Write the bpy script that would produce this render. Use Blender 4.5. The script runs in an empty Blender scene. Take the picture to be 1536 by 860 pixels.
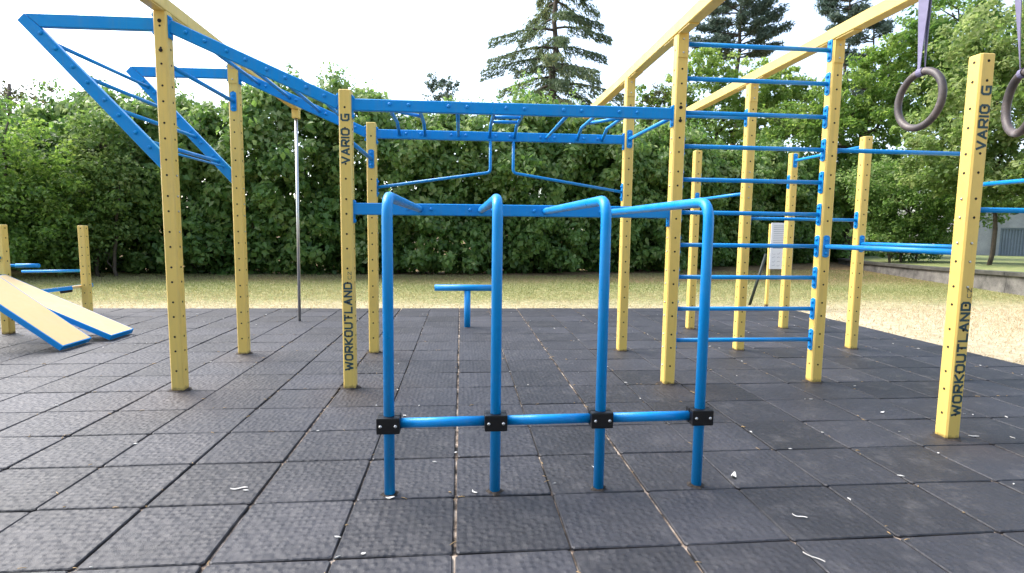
import bpy, bmesh, math, random
import numpy as np
from mathutils import Vector, Matrix, Quaternion

random.seed(7)
rng = np.random.default_rng(11)
S = bpy.context.scene
C = S.collection
PI = math.pi

# ------------------------------------------------------------------ camera, sky, sun, exposure
cam = bpy.data.cameras.new('camera')
cam.sensor_width = 36.0
cam.lens = 36.0 * 832.11 / 1536.0
cam.clip_start = 0.05
cam.clip_end = 2000
cam_o = bpy.data.objects.new('camera', cam)
C.objects.link(cam_o)
cr = Vector((0.9957982, -0.0907125, 0.0125370))
cu = Vector((-0.0033836, 0.1003631, 0.9949451))
cf = Vector((0.0915122, 0.9908070, -0.0996344))
m = Matrix.Identity(4)
for i in range(3):
    m[i][0], m[i][1], m[i][2] = cr[i], cu[i], -cf[i]
m[0][3], m[1][3], m[2][3] = 0.0254, -2.2203, 1.3552
cam_o.matrix_world = m
S.camera = cam_o

SUN_DIR = Vector((-0.56, 0.30, 0.77)).normalized()      # towards the veiled sun, left and ahead
sun_el = math.asin(SUN_DIR.z)
sun_az = math.atan2(SUN_DIR.x, SUN_DIR.y)
W = bpy.data.worlds.new('World')
S.world = W
W.use_nodes = True
nt = W.node_tree
nt.nodes.clear()
sky = nt.nodes.new('ShaderNodeTexSky')
sky.sky_type = 'NISHITA'
sky.sun_disc = False
sky.sun_elevation = sun_el
sky.sun_rotation = sun_az
sky.air_density = 1.0
sky.dust_density = 2.5
sky.ozone_density = 1.0
hs = nt.nodes.new('ShaderNodeHueSaturation')
hs.inputs['Saturation'].default_value = 0.8
bg = nt.nodes.new('ShaderNodeBackground')
bg.inputs['Strength'].default_value = 0.15
wo = nt.nodes.new('ShaderNodeOutputWorld')
nt.links.new(sky.outputs[0], hs.inputs['Color'])
nt.links.new(hs.outputs[0], bg.inputs['Color'])
nt.links.new(bg.outputs[0], wo.inputs['Surface'])
sun = bpy.data.lights.new('sun', 'SUN')
sun.energy = 1.5
sun.angle = math.radians(35)
sun.color = (1.0, 0.96, 0.9)
sun_o = bpy.data.objects.new('sun', sun)
sun_o.rotation_euler = (-SUN_DIR).to_track_quat('-Z', 'Y').to_euler()
sun_o.location = (0, 0, 30)
C.objects.link(sun_o)
S.view_settings.view_transform = 'Standard'
S.view_settings.look = 'None'
S.view_settings.gamma = 1.0
S.view_settings.use_curve_mapping = False
S.view_settings.exposure = 1.75
S.cycles.max_bounces = 8
S.cycles.use_denoising = True

# ------------------------------------------------------------------ materials
def mat(name):
    mt = bpy.data.materials.new(name)
    mt.use_nodes = True
    return mt, mt.node_tree, mt.node_tree.nodes['Principled BSDF']

def nd(t, kind, **kw):
    n = t.nodes.new(kind)
    for k, v in kw.items():
        if hasattr(n, k):
            setattr(n, k, v)
        else:
            n.inputs[k].default_value = v
    return n

def ramp(t, stops):
    r = t.nodes.new('ShaderNodeValToRGB')
    e = r.color_ramp.elements
    while len(e) < len(stops):
        e.new(0.5)
    for el, (p, c) in zip(e, stops):
        el.position = p
        el.color = (*c, 1) if len(c) == 3 else c
    return r

def noise(t, scale, detail=4, rough=0.55, coord='Object', obj=None):
    tc = t.nodes.new('ShaderNodeTexCoord')
    n = t.nodes.new('ShaderNodeTexNoise')
    n.inputs['Scale'].default_value = scale
    n.inputs['Detail'].default_value = detail
    n.inputs['Roughness'].default_value = rough
    t.links.new(tc.outputs[coord], n.inputs['Vector'])
    return n

def world_noise(t, scale, detail=4, rough=0.55):
    g = t.nodes.new('ShaderNodeNewGeometry')
    n = t.nodes.new('ShaderNodeTexNoise')
    n.inputs['Scale'].default_value = scale
    n.inputs['Detail'].default_value = detail
    n.inputs['Roughness'].default_value = rough
    t.links.new(g.outputs['Position'], n.inputs['Vector'])
    return n

def mixc(t, fac, a, b, mode='MIX'):
    mx = t.nodes.new('ShaderNodeMix')
    mx.data_type = 'RGBA'
    mx.blend_type = mode
    for sock, v in ((mx.inputs[0], fac), (mx.inputs[6], a), (mx.inputs[7], b)):
        if hasattr(v, 'is_output'):
            t.links.new(v, sock)
        else:
            sock.default_value = v if not isinstance(v, tuple) else (*v, 1)
    return mx.outputs[2]

def math_n(t, op, a, b=0.0, clamp=False):
    n = t.nodes.new('ShaderNodeMath')
    n.operation = op
    n.use_clamp = clamp
    for sock, v in ((n.inputs[0], a), (n.inputs[1], b)):
        if hasattr(v, 'is_output'):
            t.links.new(v, sock)
        else:
            sock.default_value = v
    return n.outputs[0]

def bump(t, b, height, strength, dist):
    bp = t.nodes.new('ShaderNodeBump')
    bp.inputs['Strength'].default_value = strength
    bp.inputs['Distance'].default_value = dist
    t.links.new(height, bp.inputs['Height'])
    t.links.new(bp.outputs[0], b.inputs['Normal'])

def paint(name, col, rough, chip_col, chip_lo, mottling=0.12, rust_z=None, coat=0.0, spec=0.5, grime=0.0, grime_col=(0.30, 0.24, 0.14)):
    mt, t, b = mat(name)
    n1 = world_noise(t, 3.0, 5)
    dark = tuple(c * (1 - mottling) for c in col)
    light = tuple(min(1, c * (1 + mottling)) for c in col)
    base = mixc(t, n1.outputs['Fac'], dark, light)
    n2 = world_noise(t, 34.0, 6, 0.65)
    r2 = ramp(t, [(chip_lo, (0, 0, 0)), (chip_lo + 0.03, (1, 1, 1))])
    t.links.new(n2.outputs['Fac'], r2.inputs[0])
    base = mixc(t, r2.outputs[0], base, chip_col)
    if rust_z:
        g = t.nodes.new('ShaderNodeNewGeometry')
        sx = t.nodes.new('ShaderNodeSeparateXYZ')
        t.links.new(g.outputs['Position'], sx.inputs[0])
        n3 = world_noise(t, 26.0, 5, 0.6)
        h = math_n(t, 'MULTIPLY', n3.outputs['Fac'], rust_z * 2)
        d = math_n(t, 'SUBTRACT', h, sx.outputs['Z'])
        d = math_n(t, 'MULTIPLY', d, 28.0, True)
        base = mixc(t, d, base, (0.07, 0.035, 0.015))
        # faint grey dirt streaks running down
    t.links.new(base, b.inputs['Base Color'])
    # worn, duller and shinier patches; faint run-off streaks down the face
    n5 = world_noise(t, 7.0, 6, 0.7)
    rr_ = ramp(t, [(0.3, (rough * 0.75,) * 3), (0.7, (min(1, rough * 1.45),) * 3)])
    t.links.new(n5.outputs['Fac'], rr_.inputs[0])
    t.links.new(rr_.outputs[0], b.inputs['Roughness'])
    if grime:
        gm = t.nodes.new('ShaderNodeNewGeometry')
        mp = t.nodes.new('ShaderNodeMapping')
        mp.inputs['Scale'].default_value = (38, 38, 1.6)
        t.links.new(gm.outputs['Position'], mp.inputs['Vector'])
        ns = t.nodes.new('ShaderNodeTexNoise')
        ns.inputs['Scale'].default_value = 1.0
        ns.inputs['Detail'].default_value = 5
        t.links.new(mp.outputs[0], ns.inputs['Vector'])
        rs_ = ramp(t, [(0.50, (0, 0, 0)), (0.72, (grime, grime, grime))])
        t.links.new(ns.outputs['Fac'], rs_.inputs[0])
        base = mixc(t, rs_.outputs[0], base, grime_col)
        r6 = ramp(t, [(0.52, (0, 0, 0)), (0.75, (grime * 0.8,) * 3)])
        t.links.new(n5.outputs['Fac'], r6.inputs[0])
        base = mixc(t, r6.outputs[0], base, grime_col)
        t.links.new(base, b.inputs['Base Color'])
    b.inputs['Specular IOR Level'].default_value = spec
    n4 = world_noise(t, 60.0, 3)
    bump(t, b, n4.outputs['Fac'], 0.08, 0.002)
    if coat:
        b.inputs['Coat Weight'].default_value = coat
        b.inputs['Coat Roughness'].default_value = 0.25
    return mt

M = {}
M['yellow'] = paint('yellow_paint', (0.82, 0.575, 0.145), 0.40, (0.30, 0.20, 0.06), 0.73, 0.06, rust_z=0.035, grime=0.16)
M['blue'] = paint('blue_paint', (0.0, 0.27, 0.70), 0.34, (0.02, 0.03, 0.06), 0.74, 0.10, spec=0.36, grime=0.22, grime_col=(0.10, 0.26, 0.46))
M['blue_worn'] = paint('blue_paint_worn', (0.0, 0.255, 0.68), 0.36, (0.03, 0.04, 0.06), 0.67, 0.12, grime=0.25, grime_col=(0.12, 0.26, 0.44))
M['steel'] = paint('steel', (0.58, 0.58, 0.57), 0.36, (0.12, 0.10, 0.08), 0.75, 0.15)
M['steel'].node_tree.nodes['Principled BSDF'].inputs['Metallic'].default_value = 0.9
M['black'] = paint('black_plastic', (0.006, 0.006, 0.008), 0.35, (0.02, 0.02, 0.02), 0.76, 0.1)
M['teal'] = paint('stencil_ink', (0.025, 0.07, 0.085), 0.6, (0.45, 0.32, 0.08), 0.66, 0.15)
M['hole'] = paint('hole_dark', (0.012, 0.008, 0.006), 0.8, (0.05, 0.02, 0.01), 0.6, 0.1)
M['tan'] = paint('tan_board', (0.76, 0.54, 0.25), 0.5, (0.45, 0.3, 0.14), 0.73, 0.05)
M['white'] = paint('white_board', (0.72, 0.73, 0.75), 0.4, (0.4, 0.4, 0.4), 0.75, 0.05)
M['print'] = paint('print_ink', (0.06, 0.07, 0.12), 0.6, (0.3, 0.3, 0.3), 0.7, 0.1)
M['strap'] = paint('purple_webbing', (0.19, 0.175, 0.28), 0.75, (0.35, 0.3, 0.5), 0.68, 0.12)
M['dark_green'] = paint('dark_green_paint', (0.012, 0.02, 0.016), 0.5, (0.05, 0.05, 0.04), 0.72, 0.1)
M['litter'] = paint('pale_litter', (0.62, 0.60, 0.56), 0.7, (0.3, 0.25, 0.2), 0.66, 0.15)
M['straw_litter'] = paint('dry_litter', (0.42, 0.28, 0.13), 0.8, (0.2, 0.12, 0.06), 0.62, 0.2)

def ring_mat():
    mt, t, b = mat('worn_ring_coating')
    n = world_noise(t, 9.0, 6, 0.7)
    r = ramp(t, [(0.40, (0.058, 0.050, 0.050)), (0.58, (0.115, 0.092, 0.085)), (0.70, (0.30, 0.27, 0.26))])
    t.links.new(n.outputs['Fac'], r.inputs[0])
    t.links.new(r.outputs[0], b.inputs['Base Color'])
    b.inputs['Roughness'].default_value = 0.5
    bump(t, b, n.outputs['Fac'], 0.3, 0.003)
    return mt
M['ring'] = ring_mat()

def rubber():
    mt, t, b = mat('rubber_tile')
    oi = t.nodes.new('ShaderNodeObjectInfo')
    n1 = world_noise(t, 1.3, 5, 0.6)
    n2 = world_noise(t, 240.0, 3, 0.7)
    r1 = ramp(t, [(0.30, (0.015, 0.016, 0.021)), (0.55, (0.024, 0.025, 0.032)), (0.75, (0.040, 0.040, 0.048))])
    t.links.new(n1.outputs['Fac'], r1.inputs[0])
    r2 = ramp(t, [(0.35, (0.55, 0.55, 0.55)), (0.65, (1.35, 1.35, 1.35))])
    t.links.new(n2.outputs['Fac'], r2.inputs[0])
    col = mixc(t, 1.0, r1.outputs[0], r2.outputs[0], 'MULTIPLY')
    rv = ramp(t, [(0.0, (0.58, 0.58, 0.60)), (1.0, (1.42, 1.40, 1.38))])
    t.links.new(oi.outputs['Random'], rv.inputs[0])
    col = mixc(t, 1.0, col, rv.outputs[0], 'MULTIPLY')
    # dusty scuffs
    n3 = world_noise(t, 5.5, 7, 0.72)
    r3 = ramp(t, [(0.52, (0, 0, 0)), (0.75, (0.55, 0.55, 0.55))])
    t.links.new(n3.outputs['Fac'], r3.inputs[0])
    col = mixc(t, r3.outputs[0], col, (0.105, 0.10, 0.10))
    # reddish-brown rust wash in soft round patches beside the yellow posts
    g = t.nodes.new('ShaderNodeNewGeometry')
    for (px, py, rad) in ((-2.2, 2.3, 0.8), (-0.75, 2.35, 0.6), (-2.2, 3.7, 0.5), (-0.8, 3.7, 0.45), (1.95, 2.35, 0.4), (3.4, 0.95, 0.35)):
        vm = nd(t, 'ShaderNodeVectorMath', operation='DISTANCE')
        t.links.new(g.outputs['Position'], vm.inputs[0])
        vm.inputs[1].default_value = (px, py, 0)
        f = math_n(t, 'DIVIDE', vm.outputs['Value'], rad)
        f = math_n(t, 'SUBTRACT', 1.0, f, True)
        f = math_n(t, 'MULTIPLY', f, n1.outputs['Fac'])
        f = math_n(t, 'MULTIPLY', f, 0.9, True)
        col = mixc(t, f, col, (0.055, 0.036, 0.028))
    t.links.new(col, b.inputs['Base Color'])
    b.inputs['Roughness'].default_value = 0.55
    b.inputs['Specular IOR Level'].default_value = 0.6
    # quilted relief of the moulded underside printing through + grain
    v = t.nodes.new('ShaderNodeTexVoronoi')
    v.inputs['Scale'].default_value = 30.0
    v.inputs['Randomness'].default_value = 0.55
    v.feature = 'SMOOTH_F1'
    t.links.new(g.outputs['Position'], v.inputs['Vector'])
    n5 = world_noise(t, 3.0, 2)
    hgt = math_n(t, 'MULTIPLY', v.outputs['Distance'], -1.3)
    hgt = math_n(t, 'ADD', hgt, n5.outputs['Fac'])
    hgt2 = math_n(t, 'MULTIPLY', n2.outputs['Fac'], 0.25)
    hgt = math_n(t, 'ADD', hgt, hgt2)
    bump(t, b, hgt, 0.75, 0.010)
    return mt
M['rubber'] = rubber()

def joint_mat():
    mt, t, b = mat('joint_filling')
    n = world_noise(t, 5.0, 6, 0.7)
    r = ramp(t, [(0.42, (0.010, 0.009, 0.008)), (0.50, (0.20, 0.15, 0.11)), (0.60, (0.52, 0.43, 0.34))])
    t.links.new(n.outputs['Fac'], r.inputs[0])
    t.links.new(r.outputs[0], b.inputs['Base Color'])
    b.inputs['Roughness'].default_value = 0.95
    return mt
M['joint'] = joint_mat()

def lawn_mat():
    mt, t, b = mat('dry_lawn')
    g = t.nodes.new('ShaderNodeNewGeometry')
    sx = t.nodes.new('ShaderNodeSeparateXYZ')
    t.links.new(g.outputs['Position'], sx.inputs[0])
    n1 = world_noise(t, 0.55, 5, 0.6)
    n2 = world_noise(t, 9.0, 6, 0.7)
    n3 = world_noise(t, 45.0, 4, 0.7)
    # worn sandy strip next to the rubber, greener in the middle, bare leaf litter at the hedge
    yy = math_n(t, 'ADD', sx.outputs['Y'], math_n(t, 'MULTIPLY', n1.outputs['Fac'], 3.0))
    mr = nd(t, 'ShaderNodeMapRange')
    mr.inputs['From Min'].default_value = 8.6
    mr.inputs['From Max'].default_value = 10.6
    t.links.new(yy, mr.inputs['Value'])
    r2 = ramp(t, [(0.30, (0.37, 0.30, 0.19)), (0.55, (0.52, 0.435, 0.29)), (0.75, (0.61, 0.52, 0.38))])
    t.links.new(n2.outputs['Fac'], r2.inputs[0])
    r3 = ramp(t, [(0.30, (0.11, 0.145, 0.050)), (0.50, (0.24, 0.25, 0.10)), (0.68, (0.45, 0.38, 0.21))])
    t.links.new(n2.outputs['Fac'], r3.inputs[0])
    col = mixc(t, mr.outputs[0], r2.outputs[0], r3.outputs[0])
    mr2 = nd(t, 'ShaderNodeMapRange')
    mr2.inputs['From Min'].default_value = 13.6
    mr2.inputs['From Max'].default_value = 15.2
    t.links.new(yy, mr2.inputs['Value'])
    r4 = ramp(t, [(0.35, (0.11, 0.075, 0.04)), (0.65, (0.30, 0.21, 0.11))])
    t.links.new(n2.outputs['Fac'], r4.inputs[0])
    col = mixc(t, mr2.outputs[0], col, r4.outputs[0])
    r5 = ramp(t, [(0.3, (0.72, 0.72, 0.72)), (0.7, (1.2, 1.2, 1.2))])
    t.links.new(n3.outputs['Fac'], r5.inputs[0])
    col = mixc(t, 1.0, col, r5.outputs[0], 'MULTIPLY')
    t.links.new(col, b.inputs['Base Color'])
    b.inputs['Roughness'].default_value = 0.95
    b.inputs['Specular IOR Level'].default_value = 0.1
    bump(t, b, n2.outputs['Fac'], 0.8, 0.05)
    return mt
M['lawn'] = lawn_mat()

def terrace_mat():
    mt, t, b = mat('terrace_grass')
    n2 = world_noise(t, 3.0, 6, 0.7)
    r3 = ramp(t, [(0.30, (0.10, 0.15, 0.035)), (0.52, (0.19, 0.22, 0.07)), (0.70, (0.36, 0.31, 0.14))])
    t.links.new(n2.outputs['Fac'], r3.inputs[0])
    t.links.new(r3.outputs[0], b.inputs['Base Color'])
    b.inputs['Roughness'].default_value = 0.95
    bump(t, b, n2.outputs['Fac'], 0.8, 0.05)
    return mt
M['terrace'] = terrace_mat()

def concrete(name, c0, c1, sc=2.0):
    mt, t, b = mat(name)
    n1 = world_noise(t, sc, 8, 0.7)
    r = ramp(t, [(0.32, c0), (0.68, c1)])
    t.links.new(n1.outputs['Fac'], r.inputs[0])
    n2 = world_noise(t, 40.0, 4, 0.7)
    r2 = ramp(t, [(0.3, (0.75, 0.75, 0.75)), (0.7, (1.15, 1.15, 1.15))])
    t.links.new(n2.outputs['Fac'], r2.inputs[0])
    t.links.new(mixc(t, 1.0, r.outputs[0], r2.outputs[0], 'MULTIPLY'), b.inputs['Base Color'])
    b.inputs['Roughness'].default_value = 0.9
    bump(t, b, n1.outputs['Fac'], 0.5, 0.02)
    return mt
M['concrete'] = concrete('stained_concrete', (0.045, 0.043, 0.04), (0.24, 0.225, 0.20))
M['coping'] = concrete('mossy_coping', (0.03, 0.03, 0.025), (0.10, 0.095, 0.08), 3.0)
M['render'] = concrete('white_render', (0.25, 0.255, 0.27), (0.40, 0.405, 0.42), 0.7)
M['gate'] = concrete('grey_gate', (0.15, 0.18, 0.22), (0.20, 0.24, 0.29), 1.0)
M['contact_dark'] = concrete('contact_ring_dark', (0.012, 0.010, 0.008), (0.06, 0.045, 0.034), 30.0)
M['bark'] = concrete('bark', (0.035, 0.028, 0.020), (0.11, 0.085, 0.06), 6.0)

def leaf_mat(name, stops, transl=0.35, rough=0.5):
    mt, t, b = mat(name)
    at = t.nodes.new('ShaderNodeAttribute')
    at.attribute_name = 'tint'
    r = ramp(t, stops)
    t.links.new(at.outputs['Fac'], r.inputs[0])
    t.links.new(r.outputs[0], b.inputs['Base Color'])
    b.inputs['Roughness'].default_value = rough
    b.inputs['Specular IOR Level'].default_value = 0.35
    tr = t.nodes.new('ShaderNodeBsdfTranslucent')
    br = t.nodes.new('ShaderNodeHueSaturation')
    br.inputs['Value'].default_value = 1.35
    br.inputs['Saturation'].default_value = 1.1
    t.links.new(r.outputs[0], br.inputs['Color'])
    t.links.new(br.outputs[0], tr.inputs['Color'])
    mx = t.nodes.new('ShaderNodeMixShader')
    mx.inputs[0].default_value = transl
    t.links.new(b.outputs[0], mx.inputs[1])
    t.links.new(tr.outputs[0], mx.inputs[2])
    out = [n for n in t.nodes if n.type == 'OUTPUT_MATERIAL'][0]
    t.links.new(mx.outputs[0], out.inputs['Surface'])
    return mt
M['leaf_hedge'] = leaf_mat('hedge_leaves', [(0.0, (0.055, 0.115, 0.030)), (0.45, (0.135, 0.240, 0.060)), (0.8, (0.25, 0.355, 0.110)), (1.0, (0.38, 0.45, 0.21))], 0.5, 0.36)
M['leaf_light'] = leaf_mat('light_leaves', [(0.0, (0.075, 0.140, 0.034)), (0.5, (0.175, 0.285, 0.065)), (1.0, (0.33, 0.41, 0.12))], 0.55)
M['leaf_bright'] = leaf_mat('bright_leaves', [(0.0, (0.075, 0.135, 0.036)), (0.5, (0.19, 0.280, 0.080)), (1.0, (0.37, 0.42, 0.18))], 0.52)
M['leaf_olive'] = leaf_mat('olive_leaves', [(0.0, (0.055, 0.062, 0.028)), (0.5, (0.10, 0.115, 0.045)), (1.0, (0.19, 0.17, 0.08))], 0.35)
M['needle_spruce'] = leaf_mat('spruce_needles', [(0.0, (0.075, 0.115, 0.065)), (0.6, (0.155, 0.205, 0.105)), (1.0, (0.30, 0.30, 0.12))], 0.35)
M['needle_pine'] = leaf_mat('pine_needles', [(0.0, (0.050, 0.082, 0.062)), (0.6, (0.10, 0.145, 0.107)), (1.0, (0.17, 0.22, 0.155))], 0.3)
M['blade'] = leaf_mat('grass_blades', [(0.0, (0.11, 0.17, 0.045)), (0.35, (0.255, 0.275, 0.095)), (0.7, (0.45, 0.38, 0.20)), (1.0, (0.55, 0.455, 0.285))], 0.3)

# ------------------------------------------------------------------ helpers
def link(name, mesh, material=None, parent=None, loc=None):
    o = bpy.data.objects.new(name, mesh)
    C.objects.link(o)
    if material is not None and mesh is not None and not mesh.materials:
        mesh.materials.append(material)
    if parent is not None:
        o.parent = parent
    if loc is not None:
        o.location = loc
    return o

def tag(o, label=None, cat=None, group=None, kind=None):
    if label: o['label'] = label
    if cat: o['category'] = cat
    if group: o['group'] = group
    if kind: o['kind'] = kind
    return o

def thing(name, label, cat, loc=(0, 0, 0), group=None):
    o = link(name, None, loc=loc)
    o.empty_display_size = 0.2
    return tag(o, label, cat, group)

def obj(name, bm, material, parent=None, smooth=False, loc=None):
    me = bpy.data.meshes.new(name)
    bm.normal_update()
    bm.to_mesh(me)
    bm.free()
    if smooth:
        for p in me.polygons:
            p.use_smooth = True
    return link(name, me, material, parent, loc)

def box(bm, x0, x1, y0, y1, z0, z1, bev=0.0):
    r = bmesh.ops.create_cube(bm, size=1.0)
    for v in r['verts']:
        v.co = Vector(((x0 + x1) / 2 + v.co.x * (x1 - x0), (y0 + y1) / 2 + v.co.y * (y1 - y0), (z0 + z1) / 2 + v.co.z * (z1 - z0)))
    if bev > 0:
        es = list({e for v in r['verts'] for e in v.link_edges})
        bmesh.ops.bevel(bm, geom=es, offset=bev, segments=2, affect='EDGES', profile=0.6)
    return r

def fillet(pts, rad, n=6):
    pts = [Vector(p) for p in pts]
    out = [pts[0]]
    for i in range(1, len(pts) - 1):
        a, b, c = pts[i - 1], pts[i], pts[i + 1]
        u = (a - b).normalized(); v = (c - b).normalized()
        ang = u.angle(v)
        d = min(rad / math.tan(ang / 2), (a - b).length * 0.49, (c - b).length * 0.49)
        p0, p1 = b + u * d, b + v * d
        for k in range(n + 1):
            s = k / n
            out.append(p0 * (1 - s) ** 2 + b * 2 * s * (1 - s) + p1 * s * s)
    out.append(pts[-1])
    return out

def tube(bm, pts, r, seg=14, caps=True, r1=None):
    pts = [Vector(p) for p in pts]
    n = len(pts)
    tans = []
    for i in range(n):
        d = (pts[min(i + 1, n - 1)] - pts[max(i - 1, 0)])
        tans.append(d.normalized())
    ref = Vector((0, 0, 1)) if abs(tans[0].z) < 0.9 else Vector((1, 0, 0))
    nx = tans[0].cross(ref).normalized()
    rings = []
    for i in range(n):
        if i:
            q = tans[i - 1].rotation_difference(tans[i])
            nx = (q @ nx).normalized()
        ny = tans[i].cross(nx).normalized()
        rr = r if r1 is None else r + (r1 - r) * i / (n - 1)
        rings.append([bm.verts.new(pts[i] + (nx * math.cos(a) + ny * math.sin(a)) * rr) for a in [2 * PI * k / seg for k in range(seg)]])
    for i in range(n - 1):
        for k in range(seg):
            f = bm.faces.new((rings[i][k], rings[i][(k + 1) % seg], rings[i + 1][(k + 1) % seg], rings[i + 1][k]))
            f.smooth = True
    if caps:
        bm.faces.new(list(reversed(rings[0])))
        bm.faces.new(rings[-1])

def tube_obj(name, pts, r, material, parent=None, seg=14, fil=0.0, loc=None):
    bm = bmesh.new()
    if fil:
        pts = fillet(pts, fil)
    tube(bm, pts, r, seg)
    bmesh.ops.recalc_face_normals(bm, faces=bm.faces)
    return obj(name, bm, material, parent, loc=loc)

def bar_beam(bm, a, b, w, h, side, ext0=0.0, ext1=0.0):
    """rectangular tube from a to b: w along 'side', h along the remaining axis; slightly rounded edges"""
    a, b = Vector(a), Vector(b)
    t = (b - a).normalized()
    a = a - t * ext0; b = b + t * ext1
    s = Vector(side).normalized()
    u = t.cross(s).normalized()
    s = u.cross(t).normalized()
    e = 0.006
    prof = [(-w/2+e, -h/2), (w/2-e, -h/2), (w/2, -h/2+e), (w/2, h/2-e), (w/2-e, h/2), (-w/2+e, h/2), (-w/2, h/2-e), (-w/2, -h/2+e)]
    r0 = [bm.verts.new(a + s * p + u * q) for p, q in prof]
    r1 = [bm.verts.new(b + s * p + u * q) for p, q in prof]
    for k in range(8):
        bm.faces.new((r0[k], r0[(k + 1) % 8], r1[(k + 1) % 8], r1[k]))
    bm.faces.new(list(reversed(r0))); bm.faces.new(r1)
    bmesh.ops.recalc_face_normals(bm, faces=bm.faces)

def bolt_mesh(name='bolt', r=0.0145, h=0.014):
    """round-headed bolt, axis along -y, sitting on y = 0"""
    bm = bmesh.new()
    for (ra, ya), (rb, yb) in (((r, 0.002), (r, -h * 0.55)), ((r, -h * 0.55), (r * 0.55, -h))):
        v0 = [bm.verts.new((ra * math.cos(2 * PI * k / 8), ya, ra * math.sin(2 * PI * k / 8))) for k in range(8)]
        v1 = [bm.verts.new((rb * math.cos(2 * PI * k / 8), yb, rb * math.sin(2 * PI * k / 8))) for k in range(8)]
        for k in range(8):
            bm.faces.new((v0[k], v0[(k + 1) % 8], v1[(k + 1) % 8], v1[k]))
    bm.faces.new(v1)
    bmesh.ops.remove_doubles(bm, verts=bm.verts, dist=1e-5)
    bmesh.ops.recalc_face_normals(bm, faces=bm.faces)
    me = bpy.data.meshes.new(name)
    bm.to_mesh(me); bm.free()
    return me
BOLT_BLUE = bolt_mesh('bolt_blue'); BOLT_BLUE.materials.append(M['blue'])
BOLT_STEEL = bolt_mesh('bolt_steel', 0.008, 0.008); BOLT_STEEL.materials.append(M['steel'])
BOLT_DARK = bolt_mesh('bolt_dark', 0.015, 0.008); BOLT_DARK.materials.append(M['hole'])
FACE_ROT = {'-y': 0.0, '+x': PI / 2, '+y': PI, '-x': -PI / 2}

def bolt(parent, loc, face='-y', me=None):
    o = bpy.data.objects.new('bolt', me or BOLT_BLUE)
    C.objects.link(o)
    o.parent = parent
    o.location = loc
    o.rotation_euler = (0, 0, FACE_ROT[face])
    return o

# ------------------------------------------------------------------ ground
def sheet(name, x0, x1, y0, y1, z, material, n=2):
    bm = bmesh.new()
    bmesh.ops.create_grid(bm, x_segments=n, y_segments=n, size=0.5)
    for v in bm.verts:
        v.co = Vector((x0 + (v.co.x + 0.5) * (x1 - x0), y0 + (v.co.y + 0.5) * (y1 - y0), z))
    return obj(name, bm, material)

lawn = tag(sheet('lawn', -400, 400, -300, 500, -0.036, M['lawn'], 4), kind='structure')

RX0, RX1, RY0, RY1 = -9.5, 5.94, -3.5, 7.42
paving = tag(sheet('rubber_paving', RX0 + 0.01, RX1 - 0.01, RY0 + 0.01, RY1 - 0.01, -0.013, M['joint']), kind='structure')

def tile_mesh(i):
    """one rubber mat, chamfered and a little lifted or worn at its corners"""
    bm = bmesh.new()
    r = random.Random(100 + i)
    hs = 0.2445
    def ring(ins, z, jz):
        out = []
        for cx, cy in ((-1, -1), (1, -1), (1, 1), (-1, 1)):
            k = 0.010 + ins * 0.3
            for dx, dy in (((0, 1), (1, 0)) if (cx, cy) in ((-1, -1), (1, 1)) else ((1, 0), (0, 1))):
                out.append(bm.verts.new((cx * (hs - ins) - cx * k * dx, cy * (hs - ins) - cy * k * dy, z + jz[(cx, cy)])))
        return out
    jz = {c: r.uniform(-0.002, 0.004) for c in ((-1, -1), (1, -1), (1, 1), (-1, 1))}
    z0 = {c: 0 for c in jz}
    a = ring(0.0, -0.034, z0); b = ring(0.0, -0.005, jz); c = ring(0.0045, 0.0, jz)
    n = len(a)
    for lo, hi in ((a, b), (b, c)):
        for k in range(n):
            bm.faces.new((lo[k], lo[(k + 1) % n], hi[(k + 1) % n], hi[k]))
    mid = bm.verts.new((r.uniform(-.04, .04), r.uniform(-.04, .04), r.uniform(-0.001, 0.0025)))
    for k in range(n):
        f = bm.faces.new((c[k], c[(k + 1) % n], mid))
    bmesh.ops.recalc_face_normals(bm, faces=bm.faces)
    me = bpy.data.meshes.new('tile')
    bm.to_mesh(me); bm.free()
    me.materials.append(M['rubber'])
    return me
TILES = [tile_mesh(i) for i in range(8)]

def in_view(x, y, z=0.0, mx=1.0):
    d = Vector((x - 0.0254, y + 2.2203, z - 1.3552))
    f = d.dot(cf)
    if f < 0.2:
        return None
    a, b = d.dot(cr) / f * 832.11, d.dot(cu) / f * 832.11
    return f if abs(a) < 768 + 60 and -b < 430 + 90 else None

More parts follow.
